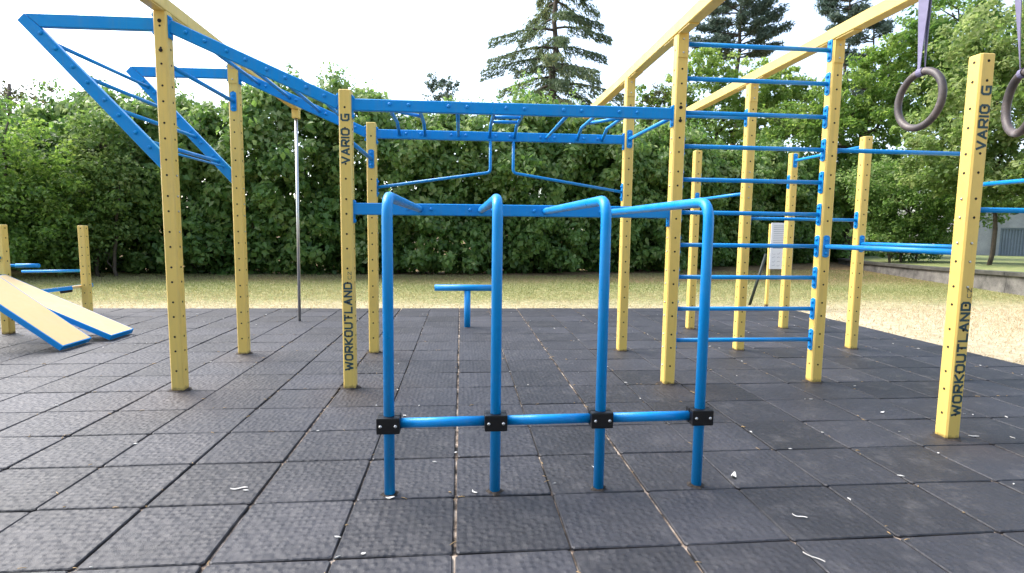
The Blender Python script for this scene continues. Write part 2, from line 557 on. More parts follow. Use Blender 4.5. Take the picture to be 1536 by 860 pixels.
cells = []
ix0, ix1 = int(round(RX0 / 0.5)), 12
for ix in range(ix0, ix1):
    for iy in range(-7, 15):
        x, y = ix * 0.5 + 0.25, iy * 0.5 + 0.25
        jr = random.Random(ix * 1000 + iy)
        colj = random.Random(ix).uniform(-0.003, 0.003)
        px = x + colj + jr.uniform(-0.0022, 0.0022)
        py = y + random.Random(5000 + iy).uniform(-0.002, 0.002) + jr.uniform(-0.002, 0.002)
        f = in_view(px, py)
        cells.append((f if f is not None else 99.0, px, py, jr.uniform(-0.004, 0.004), jr.randrange(8), jr.choice((0, 1, 2, 3)), iy))
cells.sort()
far = bmesh.new()
for k, (f, px, py, rz, mi, q, iy) in enumerate(cells):
    sy = 1.0
    if iy == 14:
        sy = 0.835; py -= 0.04
    if k < 295:
        o = bpy.data.objects.new('tile', TILES[mi])
        C.objects.link(o)
        o.parent = paving
        o.location = (px, py, 0)
        o.rotation_euler = (0, 0, rz + q * PI / 2)
        if iy == 14:
            o.rotation_euler = (0, 0, rz)
            o.scale = (1, sy, 1)
    else:
        n0 = len(far.verts)
        far.from_mesh(TILES[mi])
        far.verts.ensure_lookup_table()
        mt4 = Matrix.Translation((px, py, 0)) @ Matrix.Rotation(rz, 4, 'Z') @ Matrix.Diagonal((1, sy, 1, 1))
        for v in far.verts[n0:]:
            v.co = mt4 @ v.co
fo = obj('tile_field', far, M['rubber'], paving)
fo['kind'] = 'stuff'

# terrace behind a low retaining wall on the right
WL = [(18.5, 23.5), (17.2, 20.6), (15.95, 18.3), (14.75, 14.6), (14.1, 12.2), (13.55, 10.4), (13.1, 8.2), (12.7, 5.0), (12.4, 0.0), (12.2, -6.0)]
WZ = [0.22, 0.27, 0.32, 0.39, 0.44, 0.49, 0.54, 0.58, 0.6, 0.6]
def terrace():
    bm = bmesh.new()
    rows = []
    for (x, y), z in zip(WL, WZ):
        row = []
        for k, dx in enumerate((0.28, 3, 9, 20, 45, 160)):
            zz = z - 0.03 if k == 0 else max(0.02, z * (1 - dx / 30.0) + 0.05)
            row.append(bm.verts.new((x + dx, y + dx * 0.75, zz)))
        rows.append(row)
    for a, b in zip(rows, rows[1:]):
        for k in range(5):
            bm.faces.new((a[k], b[k], b[k + 1], a[k + 1]))
    bmesh.ops.recalc_face_normals(bm, faces=bm.faces)
    for f in bm.faces:
        if f.normal.z < 0:
            f.normal_flip()
    return tag(obj('terrace', bm, M['terrace'], smooth=True), kind='structure')
terrace()

def retaining_wall():
    t = thing('retaining_wall', 'low stained concrete retaining wall holding the raised grass bank', 'wall', (14.1, 12.2, 0))
    inv = Vector((-14.1, -12.2, 0))
    for i, (a, b) in enumerate(zip(WL, WL[1:])):
        za, zb = WZ[i], WZ[i + 1]
        pa, pb = Vector((*a, 0)) + inv, Vector((*b, 0)) + inv
        d = (pb - pa).normalized()
        nrm = Vector((d.y, -d.x, 0))
        if nrm.x > 0:
            nrm = -nrm
        pa2 = pa + d * 0.008; pb2 = pb - d * 0.008
        bm = bmesh.new()
        v = []
        for p, z in ((pa2, za), (pb2, zb)):
            for off, zz in ((0.0, -0.1), (0.03, z - 0.09), (0.26, z - 0.09), (0.26, -0.1)):
                q = p - nrm * off
                v.append(bm.verts.new((q.x, q.y, zz)))
        for k in range(4):
            bm.faces.new((v[k], v[(k + 1) % 4], v[4 + (k + 1) % 4], v[4 + k]))
        bm.faces.new(v[:4]); bm.faces.new(v[4:])
        bmesh.ops.recalc_face_normals(bm, faces=bm.faces)
        obj('wall_panel', bm, M['concrete'], t)
        bm = bmesh.new()
        v = []
        for p, z in ((pa2, za), (pb2, zb)):
            for off, zz in ((-0.035, z - 0.088), (-0.035, z), (0.30, z + 0.01), (0.30, z - 0.088)):
                q = p - nrm * off
                v.append(bm.verts.new((q.x, q.y, zz)))
        for k in range(4):
            bm.faces.new((v[k], v[(k + 1) % 4], v[4 + (k + 1) % 4], v[4 + k]))
        bm.faces.new(v[:4]); bm.faces.new(v[4:])
        bmesh.ops.recalc_face_normals(bm, faces=bm.faces)
        obj('coping', bm, M['coping'], t)
retaining_wall()

def gate_building():
    t = thing('garage', 'pale rendered garage with ribbed grey metal door behind the trees', 'building', (33.2, 30.2, 0.0))
    ang = -0.35
    def part(name, x0, x1, y0, y1, z0, z1, mtl, parent=t, bev=0.0):
        bm = bmesh.new()
        box(bm, x0, x1, y0, y1, z0, z1, bev)
        return obj(name, bm, mtl, parent)
    t.rotation_euler = (0, 0, ang)
    part('wall', -1.1, 0.7, 0, 0.3, -0.2, 3.4, M['render'])
    part('wall', 0.7, 6.5, 0.003, 0.3, 1.95, 3.4, M['render'])
    part('wall', 4.6, 6.5, 0.0, 0.3, -0.2, 1.947, M['render'])
    part('wall', -1.1, -0.8, 0.303, 6.0, -0.2, 3.4, M['render'])
    part('roof', -1.5, 6.9, -0.35, 6.4, 3.403, 3.6, M['gate'])
    part('gate_post', 0.28, 0.44, -0.09, -0.003, -0.2, 2.2, M['coping'])
    d = part('gate', 0.7, 4.6, 0.12, 0.16, 0.05, 1.94, M['gate'])
    part('gate_frame', 0.7, 4.6, 0.04, 0.115, 1.85, 1.945, M['gate'], d)
    x = 0.74
    while x < 4.55:
        part('rib', x, x + 0.07, 0.085, 0.118, 0.06, 1.845, M['gate'], d)
        x += 0.16
gate_building()

# ------------------------------------------------------------------ the workout frame
FR = thing('workout_frame', 'large yellow and blue steel workout frame with ladders, monkey bars and dip bars', 'workout frame', (0, 0, 0))
HOLE_Z = []
zr = 0.113
while zr < 3.0:
    HOLE_Z += [zr - 0.06, zr + 0.06]
    zr += 0.285
HOLE_Z = [z for z in HOLE_Z if z > 0.15]

def post(x, y, h, parent, studs=()):
    bm = bmesh.new()
    e, s = 0.010, 0.05
    prof = [(-s+e, -s), (s-e, -s), (s, -s+e), (s, s-e), (s-e, s), (-s+e, s), (-s, s-e), (-s, -s+e)]
    levels = [(-0.03, 1.0), (h - 0.006, 1.0), (h, 0.9)]
    rings = [[bm.verts.new((p * k, q * k, z)) for p, q in prof] for z, k in levels]
    for a, b in zip(rings, rings[1:]):
        for k in range(8):
            bm.faces.new((a[k], a[(k + 1) % 8], b[(k + 1) % 8], b[k]))
    bm.faces.new(rings[-1])
    bmesh.ops.recalc_face_normals(bm, faces=bm.faces)
    po = obj('post', bm, M['yellow'], parent, loc=(x, y, 0))
    # bolt holes on the four faces
    bm = bmesh.new()
    for z in HOLE_Z:
        if z > h - 0.03:
            continue
        for face in range(4):
            r = 0.0088
            a = face * PI / 2
            ca, sa = math.cos(a), math.sin(a)
            vs0, vs1 = [], []
            for k in range(8):
                u, w = r * math.cos(2 * PI * k / 8), r * math.sin(2 * PI * k / 8)
                for lst, d in ((vs0, 0.0495), (vs1, 0.0512)):
                    px, py = u, -d
                    lst.append(bm.verts.new((px * ca - py * sa, px * sa + py * ca, z + w)))
            bm.faces.new(vs1)
            for k in range(8):
                bm.faces.new((vs0[k], vs0[(k + 1) % 8], vs1[(k + 1) % 8], vs1[k]))
    bmesh.ops.recalc_face_normals(bm, faces=bm.faces)
    tag(obj('bolt_holes', bm, M['hole'], po), kind='stuff')
    for face, z in studs:
        d = 0.05
        loc = {'-y': (0, -d, z), '+y': (0, d, z), '-x': (-d, 0, z), '+x': (d, 0, z)}[face]
        o = bolt(po, loc, face, BOLT_STEEL)
    return po

PX = {'A': (-2.305, 2.535, 3.02), 'B': (-2.305, 3.915, 3.02), 'C': (-0.915, 2.535, 2.475), 'D': (-0.925, 3.915, 2.475),
      'E': (1.885, 2.535, 3.03), 'F': (1.865, 3.915, 3.03), 'G': (3.28, 2.535, 3.04), 'H': (3.265, 3.915, 3.02),
      'I': (3.27, 5.315, 2.485), 'J': (4.68, 5.34, 2.49), 'K': (4.695, 3.945, 2.49), 'L': (3.31, 1.14, 2.50),
      'P': (4.695, 2.54, 2.49), 'Q': (4.70, 1.14, 2.49)}
P3 = {}
for k, (x, y, h) in PX.items():
    st = []
    if k == 'E':
        st = [(f, z) for f in ('-x', '+x') for z in HOLE_Z if z < 2.2]
    elif k in 'ABD':
        st = [('+x', z) for z in HOLE_Z if 1.2 < z < 1.8] + ([('-x', z) for z in HOLE_Z if 1.4 < z < 2.0])
    elif k == 'C':
        st = [('-x', 1.50), ('-x', 1.60), ('-x', 2.31), ('-x', 2.42), ('+x', 2.44), ('-x', 2.445)]
    elif k == 'L':
        st = [('-y', z) for z in HOLE_Z if 1.0 < z < 1.4] + [('-x', z) for z in HOLE_Z if 1.3 < z < 1.6]
    elif k == 'H':
        st = [('-y', z) for z in HOLE_Z if 1.5 < z < 2.1]
    elif k == 'F':
        st = [('+x', z) for z in HOLE_Z if 1.5 < z < 2.1]
    P3[k] = post(x, y, h, FR, st)
for k in 'AE':
    for z in (2.94, 2.72) if k == 'A' else (2.42, 2.31):
        bolt(P3[k], (0, -0.05, z), '-y', BOLT_DARK)
for k in 'EFGHAB':       # sleeve plate bolts under the top beams
    h = PX[k][2]
    if k != 'A':
        bm = bmesh.new()
        box(bm, -0.045, 0.045, -0.058, -0.0505, h - 0.20, h - 0.002, 0.003)
        sl = obj('sleeve_plate', bm, M['yellow'], P3[k])
        bolt(P3[k], (0, -0.0585, h - 0.16), '-y', BOLT_STEEL)
        bolt(P3[k], (0, -0.0585, h - 0.05), '-y', BOLT_STEEL)

def contact_ring(parent, x, y, r):  # dark dirt-toned ring around a foot, standing in for contact shade
    rd = random.Random(int(x * 977 + y * 131))
    bm = bmesh.new()
    n = 18
    top, low = [], []
    for k in range(n):
        a = 2 * PI * k / n
        q = r * rd.uniform(0.85, 1.35)
        top.append(bm.verts.new((q * 0.72 * math.cos(a), q * 0.72 * math.sin(a), rd.uniform(0.007, 0.013))))
        low.append(bm.verts.new((q * math.cos(a), q * math.sin(a), 0.001)))
    for k in range(n):
        bm.faces.new((low[k], low[(k + 1) % n], top[(k + 1) % n], top[k]))
    bm.faces.new(top)
    bmesh.ops.recalc_face_normals(bm, faces=bm.faces)
    return obj('contact_ring', bm, M['contact_dark'], parent, loc=(x, y, 0))
for k, (x, y, h) in PX.items():
    contact_ring(P3[k], 0, 0, 0.078)

# stencilled lettering on two posts
GL = {'W': [[(0, 1), (.22, 0), (.5, .75), (.78, 0), (1, 1)]],
      'O': [[(.2, 0), (.8, 0), (1, .2), (1, .8), (.8, 1), (.2, 1), (0, .8), (0, .2), (.2, 0)]],
      'R': [[(0, 0), (0, 1), (.82, 1), (1, .85), (1, .55), (.82, .4), (0, .4)], [(.5, .4), (1, 0)]],
      'K': [[(0, 0), (0, 1)], [(1, 1), (.1, .5), (1, 0)]],
      'U': [[(0, 1), (0, .2), (.2, 0), (.8, 0), (1, .2), (1, 1)]],
      'T': [[(0, 1), (1, 1)], [(.5, 1), (.5, 0)]], 'L': [[(0, 1), (0, 0), (1, 0)]],
      'A': [[(0, 0), (.5, 1), (1, 0)], [(.22, .3), (.78, .3)]],
      'N': [[(0, 0), (0, 1), (1, 0), (1, 1)]],
      'D': [[(0, 0), (.78, 0), (1, .2), (1, .8), (.78, 1), (0, 1), (0, 0)]],
      'C': [[(1, 1), (.2, 1), (0, .8), (0, .2), (.2, 0), (1, 0)]],
      'Z': [[(0, 1), (1, 1), (0, 0), (1, 0)]], 'V': [[(0, 1), (.5, 0), (1, 1)]], 'I': [[(0, 0), (0, 1)]],
      'G': [[(1, 1), (.2, 1), (0, .8), (0, .2), (.2, 0), (1, 0), (1, .48), (.55, .48)]], '.': [[(0, 0), (.12, 0)]]}
WID = {'I': 0.0, '.': 0.1, 'W': 1.25}

def lettering(parent, text, z0, z1, xbase, height, stroke=0.19):
    """letters climb the post: text runs along +z, letter tops point to -x; on the post's front face"""
    gap = 0.42
    tot = sum(WID.get(c, 0.9) if c != ' ' else 0.5 for c in text) + gap * (len(text) - 1)
    u = (z1 - z0) / tot
    pos, lay = 0.0, 0
    th = stroke * height
    for c in text:
        if c == ' ':
            pos += 0.5 + gap
            continue
        w = WID.get(c, 0.9)
        bm = bmesh.new()
        for line in GL[c]:
            for (ax, ay), (bx, by) in zip(line, line[1:]):
                a = Vector((z0 + (pos + ax * w) * u, ay * height)); b = Vector((z0 + (pos + bx * w) * u, by * height))
                d = (b - a).normalized()
                a = a - d * th * 0.35; b = b + d * th * 0.35
                nn = Vector((-d.y, d.x)) * th / 2
                y = -0.0506 - 0.0002 * (lay % 9)
                lay += 1
                bm.faces.new([bm.verts.new((xbase - q.y, y, q.x)) for q in (a + nn, a - nn, b - nn, b + nn)])
        pos += w + gap
        bmesh.ops.remove_doubles(bm, verts=bm.verts, dist=1e-6)
        bmesh.ops.recalc_face_normals(bm, faces=bm.faces)
        obj('letter', bm, M['teal'], parent)
for k in 'CL':
    dz = 0.02 if k == 'L' else 0.0
    lettering(P3[k], 'VARIO G', 1.89 + dz, 2.275 + dz, 0.030, 0.058, 0.25)
    lettering(P3[k], 'WORKOUTLAND', 0.17, 0.905 + dz, 0.030, 0.058, 0.25)
    lettering(P3[k], '.CZ', 0.925 + dz, 1.0 + dz, 0.030, 0.026, 0.16)

# yellow top beams carried by the tall posts, far end over the pole, near end over the rings
for (x, h, y0, y1) in ((-2.305, 3.02, -1.0, 6.13), (1.875, 3.03, -1.0, 6.13), (3.272, 3.04, -1.0, 6.13)):
    bm = bmesh.new()
    bar_beam(bm, (x, y0, h + 0.051), (x, y1, h + 0.051), 0.10, 0.10, (1, 0, 0))
    tb = obj('top_beam', bm, M['yellow'], FR)
    for yy in (2.535, 3.915):
        for ya, yb in ((yy - 0.28, yy - 0.06), (yy + 0.06, yy + 0.28)):
            bm = bmesh.new()
            box(bm, x - 0.04, x + 0.04, ya, yb, h - 0.008, h + 0.0005)
            obj('joint_plate', bm, M['yellow'], tb)

def bracket(face, x, y, z, parent=FR, hh=0.10, w=0.03):
    """pill-shaped blue plate with two bolts; (x, y) is the post centre"""
    bm = bmesh.new()
    pr = []
    n = 6
    for cz, a0 in ((hh - w * 0.55, 0), (-hh + w * 0.55, PI)):
        for k in range(n + 1):
            a = a0 + PI * k / n
            pr.append((w * math.cos(a), cz + w * 0.55 * math.sin(a)))
    ang = FACE_ROT[face]
    ca, sa = math.cos(ang), math.sin(ang)
    lo, hi = [], []
    for u, v in pr:
        for lst, d, k in ((lo, 0.0503, 1.0), (hi, 0.0575, 0.96)):
            px, py = u * k, -d
            lst.append(bm.verts.new((px * ca - py * sa, px * sa + py * ca, v * k)))
    nn = len(pr)
    for k in range(nn):
        bm.faces.new((lo[k], lo[(k + 1) % nn], hi[(k + 1) % nn], hi[k]))
    bm.faces.new(hi)
    bmesh.ops.recalc_face_normals(bm, faces=bm.faces)
    b = obj('bracket', bm, M['blue'], parent, loc=(x, y, z))
    for zz in (-0.062, 0.062):
        d = 0.0575
        bolt(b, (d * sa, -d * ca, zz), face)
    return b

def span(a, b, z, r=0.019, braA=True, braB=True, name='grab_bar', m='blue'):
    """round bar between two posts, with a bracket at each"""
    ax, ay, _ = PX[a]; bx, by, _ = PX[b]
    if abs(ax - bx) > abs(ay - by):
        fa, fb = ('+x', '-x') if bx > ax else ('-x', '+x')
        y = (ay + by) / 2
        s = 1 if bx > ax else -1
        p0, p1 = (ax + s * 0.056, ay, z), (bx - s * 0.056, by, z)
    else:
        fa, fb = ('+y', '-y') if by > ay else ('-y', '+y')
        s = 1 if by > ay else -1
        p0, p1 = (ax, ay + s * 0.056, z), (bx, by - s * 0.056, z)
    o = tube_obj(name, [p0, p1], r, M[m], FR, 14)
    if braA: bracket(fa, ax, ay, z)
    if braB: bracket(fb, bx, by, z)
    return o

# wall bars
for k in range(10):
    span('E', 'G', 0.398 + 0.2845 * k, 0.0185, name='rung')
# single bars
span('A', 'B', 2.64, 0.019)
span('C', 'D', 2.095, 0.019)
span('E', 'F', 2.375, 0.019)
span('F', 'H', 2.653, 0.019)
span('H', 'I', 1.815, 0.019)
span('I', 'J', 2.093, 0.019)
span('J', 'K', 2.385, 0.019)
span('H', 'K', 1.532, 0.019)
span('G', 'P', 2.105, 0.019)
span('G', 'L', 1.252, 0.021, m='blue_worn', name='dip_bar')
span('K', 'P', 1.257, 0.021, m='blue_worn', name='dip_bar')
span('P', 'Q', 1.825, 0.019)
span('L', 'Q', 1.53, 0.017)

def rect_beam(name, a, b, hh=0.095, w=0.045, parent=FR, side=(0, 1, 0), e0=0.0, e1=0.0):
    bm = bmesh.new()
    bar_beam(bm, a, b, w, hh, side, e0, e1)
    return obj(name, bm, M['blue'], parent)

def end_plate(parent, x, y, z, s, hh=0.085):
    """welded flange plate against a post: s = +1 plate looks to +x"""
    bm = bmesh.new()
    x0, x1 = (x + 0.0505, x + 0.0585) if s > 0 else (x - 0.0585, x - 0.0505)
    box(bm, x0, x1, y - 0.035, y + 0.035, z - hh, z + hh, 0.003)
    pl = obj('end_plate', bm, M['blue'], parent)
    for zz in (-hh + 0.018, hh - 0.018):
        bolt(pl, (x + s * 0.0585, y - 0.016, z + zz), '+x' if s > 0 else '-x')
    return pl

# overhanging ladder on the outer side of A and B
LAD_R = []
for key, fy in (('A', 2.535), ('B', 3.915)):
    tip = Vector((-3.275, fy, 2.915))
    xr = -2.362
    def prism(pts):
        bm = bmesh.new()
        r0 = [bm.verts.new((x, fy - 0.0235, z)) for x, z in pts]
        r1 = [bm.verts.new((x, fy + 0.0235, z)) for x, z in pts]
        n = len(pts)
        for i in range(n):
            bm.faces.new((r0[i], r0[(i + 1) % n], r1[(i + 1) % n], r1[i]))
        bm.faces.new(r0); bm.faces.new(list(reversed(r1)))
        bmesh.ops.recalc_face_normals(bm, faces=bm.faces)
        bmesh.ops.bevel(bm, geom=list(bm.edges), offset=0.004, segments=1, affect='EDGES')
        return obj('ladder_beam', bm, M['blue'], FR)
    hb = prism([(xr, 2.972), (-3.298, 2.962), (-3.190, 2.866), (xr, 2.876)])
    db = prism([(-3.301, 2.961), (-3.352, 2.908), (xr, 1.812), (xr, 1.962), (-3.193, 2.865)])
    end_plate(hb, -2.305, fy, 2.925, -1)
    dv = (Vector((-2.37, fy, 1.905)) - tip)
    L = dv.length; dn = dv.normalized()
    for k in range(4):
        s = 0.205 + k * 0.325
        for ds in (-0.075, 0.075):
            q = tip + dn * (s + ds)
            bolt(db, (q.x, fy - 0.0235, q.z), '-y')
    if key == 'A':
        for k in range(4):
            q = tip + dn * (0.205 + k * 0.325)
            tube_obj('rung', [(q.x, fy + 0.022, q.z), (q.x, 3.893, q.z)], 0.0165, M['blue'], FR)
tube_obj('rung', [(-2.44, 2.557, 1.985), (-2.44, 3.893, 1.985)], 0.010, M['blue'], FR)

# sloping monkey bars A-C and B-D
for (a, c, fy) in (('A', 'C', 2.535), ('B', 'D', 3.915)):
    p0 = Vector((PX[a][0] + 0.056, fy, 2.915)); p1 = Vector((PX[c][0] - 0.056, fy, 2.37))
    sb = rect_beam('sloping_beam', p0, p1, 0.097, 0.045)
    end_plate(sb, PX[a][0], fy, 2.905, 1)
    end_plate(sb, PX[c][0], fy, 2.365, -1)
    for k in range(4):
        s = 0.15 + 0.2365 * k
        q = p0.lerp(p1, s)
        for ds in (-0.055, 0.055):
            q2 = p0.lerp(p1, s + ds)
            bolt(sb, (q2.x, fy - 0.0225, q2.z + 0.006), '-y')
        if a == 'A':
            tube_obj('rung', [(q.x, fy + 0.021, q.z), (q.x, 3.894, q.z)], 0.0165, M['blue'], FR)

# level monkey bars C-E and D-F
for (a, c, fy) in (('C', 'E', 2.535), ('D', 'F', 3.915)):
    mb = rect_beam('monkey_beam', (PX[a][0] + 0.056, fy, 2.363), (PX[c][0] - 0.056, fy, 2.374), 0.095, 0.045)
    end_plate(mb, PX[a][0], fy, 2.345, 1, 0.09)
    end_plate(mb, PX[c][0], fy, 2.355, -1, 0.09)
    for cx in (-0.485, -0.005, 0.472, 0.958, 1.436):
        for ds in (-0.077, 0.077):
            bolt(mb, (cx + ds, fy - 0.0225, 2.372), '-y')
F0, F1, ZR = 2.558, 3.892, 2.368
for cx in (-0.008, 0.948):
    tube_obj('rung', [(cx, F0, ZR), (cx, F1, ZR)], 0.0165, M['blue'], FR)
def handle(cx, hw, bars):
    for s in (-1, 1):
        x = cx + s * hw
        tube_obj('handle_bar', [(x, F1, ZR - 0.01), (x, F1 - 0.20, ZR + 0.08), (x, F0 + 0.25, ZR + 0.08), (x, F0, ZR)], 0.0165, M['blue'], FR, fil=0.08)
    for (ya, yb) in bars:
        tube_obj('handle_grip', [(cx - hw + 0.012, ya, ZR + 0.08), (cx + hw - 0.012, yb, ZR + 0.08)], 0.0165, M['blue'], FR)
handle(-0.495, 0.135, [(3.10, 3.34)])
handle(0.463, 0.135, [(3.50, 3.50), (3.26, 3.26)])
handle(1.425, 0.138, [(3.44, 3.12)])

# bent thin bars hanging under the rear monkey beam
for (xa, xc, xe, ek) in ((0.338, 0.300, -0.863, 'D'), (0.588, 0.640, 1.803, 'F')):
    tube_obj('bent_bar', [(xa, 3.905, 2.325), (xa, 3.905, 1.985), (xe, 3.905, 1.803)], 0.0155, M['blue'], FR, 12, fil=0.05)
    bracket('+x' if ek == 'D' else '-x', PX[ek][0], 3.915, 1.80)

# lower beam between C and E that carries the dip bars
lb = rect_beam('lower_beam', (PX['C'][0] + 0.056, 2.535, 1.522), (PX['E'][0] - 0.056, 2.535, 1.532), 0.098, 0.06)
end_plate(lb, PX['C'][0], 2.535, 1.50, 1, 0.095)
end_plate(lb, PX['E'][0], 2.535, 1.505, -1, 0.095)
DX = ((-0.335, -0.322), (0.205, 0.193), (0.755, 0.740), (1.293, 1.312))
for xb, xe in DX:
    for ds in (-0.095, 0.095):
        bolt(lb, (xe + ds, 2.505, 1.527), '-y')
    db_ = tube_obj('dip_bar', [(xb, 0.55, -0.03), (xb, 0.55, 1.517), (xe, 2.507, 1.527)], 0.0268, M['blue'], FR, 20, fil=0.11)
    contact_ring(db_, xb, 0.55, 0.040)

def clamp(x, y, z):
    bm = bmesh.new()
    box(bm, -0.058, 0.058, -0.048, -0.002, -0.042, 0.042, 0.007)
    c = obj('clamp', bm, M['black'], FR, loc=(x, y, z))
    bm = bmesh.new()
    box(bm, -0.058, 0.058, 0.002, 0.048, -0.042, 0.042, 0.007)
    obj('clamp_half', bm, M['black'], c)
    for dx in (-0.037, 0.037):
        bolt(c, (dx, -0.048, 0.0), '-y', BOLT_STEEL)
for k, (xb, xe) in enumerate(DX):
    clamp(xb, 0.55, 0.378 + 0.004 * k)
for k in range(3):
    tube_obj('cross_bar', [(DX[k][0] + 0.055, 0.562, 0.374 + 0.004 * k), (DX[k + 1][0] - 0.055, 0.562, 0.378 + 0.004 * k)], 0.0255, M['blue'], FR, 18)

# climbing pole under the far end of the left top beam
pl = tube_obj('climbing_pole', [(-2.33, 6.07, -0.03), (-2.305, 6.07, 2.90)], 0.021, M['steel'], FR, 14)
bm = bmesh.new()
box(bm, -2.353, -2.257, 6.022, 6.118, 2.90, 3.018, 0.006)
obj('pole_socket', bm, M['yellow'], pl)

# ------------------------------------------------------------------ gymnastic rings
def ring(label, cx, cy, cz, R, r, rotz, tilt, top):
    t = thing('gymnastic_ring', label, 'ring', (cx, cy, cz), 'gymnastic rings on purple straps')
    bm = bmesh.new()
    NS, NR = 48, 12
    vs = []
    for i in range(NS):
        a = 2 * PI * i / NS
        row = []
        for j in range(NR):
            b = 2 * PI * j / NR
            rr = R + r * math.cos(b)
            row.append(bm.verts.new((r * math.sin(b), rr * math.cos(a), rr * math.sin(a))))
        vs.append(row)
    for i in range(NS):
        for j in range(NR):
            f = bm.faces.new((vs[i][j], vs[(i + 1) % NS][j], vs[(i + 1) % NS][(j + 1) % NR], vs[i][(j + 1) % NR]))
            f.smooth = True
    bmesh.ops.recalc_face_normals(bm, faces=bm.faces)
    o = obj('hoop', bm, M['ring'], t)
    o.rotation_euler = (tilt, 0, rotz)
    # webbing: loop round the hoop, then up to the beam, folded over and slightly twisted
    up = Vector(top) - Vector((cx, cy, cz))
    bm = bmesh.new()
    n = 26
    p0 = Vector((0, 0, R))
    for off, tw in ((-0.0045, 0.0), (0.0045, 0.25)):
        prev = None
        for i in range(n + 1):
            s = i / n
            c = p0.lerp(up, s)
            wv = 0.013 + 0.013 * min(1, s * 4)
            a = rotz + 0.9 + tw + 0.7 * math.sin(s * 2.4)
            d = Vector((math.cos(a), math.sin(a), 0)) * wv
            nn = Vector((-math.sin(a), math.cos(a), 0)) * (off * (1 + 1.2 * (1 - s)))
            th = Vector((-math.sin(a), math.cos(a), 0)) * 0.0012
            q = [bm.verts.new(c + nn + d + th), bm.verts.new(c + nn + d - th), bm.verts.new(c + nn - d - th), bm.verts.new(c + nn - d + th)]
            if prev:
                for k in range(4):
                    bm.faces.new((prev[k], prev[(k + 1) % 4], q[(k + 1) % 4], q[k]))
            prev = q
    bmesh.ops.recalc_face_normals(bm, faces=bm.faces)
    obj('strap', bm, M['strap'], t)
    bm = bmesh.new()
    k = 14
    for i in range(k):
        a0, a1 = 2 * PI * i / k, 2 * PI * (i + 1) / k
        rr = r + 0.003
        v = []
        for a in (a0, a1):
            for wx in (-0.014, 0.014):
                ry = R + rr * math.cos(a)
                v.append(bm.verts.new((rr * math.sin(a), wx, ry - wx * wx * 4)))
        bm.faces.new((v[0], v[1], v[3], v[2]))
    bmesh.ops.recalc_face_normals(bm, faces=bm.faces)
    lo = obj('strap_loop', bm, M['strap'], t)
    lo.rotation_euler = (tilt, 0, rotz)
ring('worn brown gymnastic ring on purple strap, hanging free from top beam', 1.885, -0.052, 1.908, 0.111, 0.0145, 0.0, 0.0, (1.878, -0.03, 3.03))
ring('dark gymnastic ring whose strap threads over it, turned nearly edge-on', 2.034, -0.338, 1.838, 0.106, 0.0145, -0.43, 0.0, (1.90, -0.31, 3.03))

# ------------------------------------------------------------------ low T bar on the rubber
t = thing('push_up_bar', 'low blue T-shaped push-up bar standing on the rubber paving', 'push-up bar', (0.115, 5.53, 0))
tube_obj('stem', [(0, 0, -0.03), (0, 0, 0.515)], 0.044, M['blue'], t, 20)
tube_obj('crossbar', [(-0.455, 0, 0.555), (0.435, 0, 0.555)], 0.044, M['blue'], t, 20)

# ------------------------------------------------------------------ sit-up bench station at the left
SB = thing('sit_up_station', 'yellow-posted sit-up station with two sloping tan boards in blue frames', 'sit-up bench', (-5.6, 5.16, 0))
def rel(p):
    return (p[0] + 5.6, p[1] - 5.16, p[2])
PM = post(0, 0, 1.355, SB)
PM.location = (0, 0, 0)
PN = post(0, 0, 1.355, SB); PN.location = rel((-5.665, 6.755, 0))
PO = post(0, 0, 1.355, SB); PO.location = rel((-5.62, 3.58, 0))
def board(y0, y1, xe, slope, length, parent=SB, sgn=-1, ztop=0.0):
    ca = 1 / math.sqrt(1 + slope * slope); sa = slope * ca
    e = Vector(rel((xe, 0, 0.02)))
    dirv = Vector((sgn * ca, 0, sa)); nrm = Vector((-sgn * sa, 0, ca))
    yy0, yy1 = y0 - 5.16, y1 - 5.16
    def slab(l0, l1, ya, yb, n0, n1):
        bm = bmesh.new()
        v = []
        for l in (l0, l1):
            for (yq, nq) in ((ya, n0), (yb, n0), (yb, n1), (ya, n1)):
                p = e + dirv * l + nrm * nq
                v.append(bm.verts.new((p.x, yq, p.z + ztop)))
        for k in range(4):
            bm.faces.new((v[k], v[(k + 1) % 4], v[4 + (k + 1) % 4], v[4 + k]))
        bm.faces.new(v[:4]); bm.faces.new(v[4:])
        bmesh.ops.recalc_face_normals(bm, faces=bm.faces)
        return bm
    b = obj('board', slab(0.012, length - 0.012, yy0 + 0.012, yy1 - 0.012, 0.004, 0.052), M['tan'], parent)
    obj('side_rail', slab(0, length, yy0, yy0 + 0.0115, -0.01, 0.05), M['blue'], b)
    obj('side_rail', slab(0, length, yy1 - 0.0115, yy1, -0.01, 0.05), M['blue'], b)
    obj('end_rail', slab(0, 0.0115, yy0 + 0.012, yy1 - 0.012, -0.01, 0.05), M['blue'], b)
    obj('end_rail', slab(length - 0.0115, length, yy0 + 0.012, yy1 - 0.012, -0.01, 0.05), M['blue'], b)
    return b
board(4.07, 4.54, -4.27, 0.76, 1.55)
board(4.65, 5.10, -4.11, 0.47, 1.60)
tube_obj('support_bar', [rel((-5.6, 3.63, 0.95)), rel((-5.6, 5.11, 0.95))], 0.02, M['blue'], SB)
tube_obj('foot_bar', [rel((-5.56, 5.30, 0.842)), rel((-5.29, 5.30, 0.845))], 0.026, M['blue'], SB)
tube_obj('foot_bar', [rel((-5.65, 5.19, 0.842)), rel((-5.65, 5.30, 0.842)), rel((-5.50, 5.30, 0.842))], 0.02, M['blue'], SB)
tube_obj('foot_bar', [rel((-5.70, 6.755, 0.672)), rel((-6.56, 6.755, 0.655))], 0.02, M['blue'], SB)
b3 = bmesh.new()
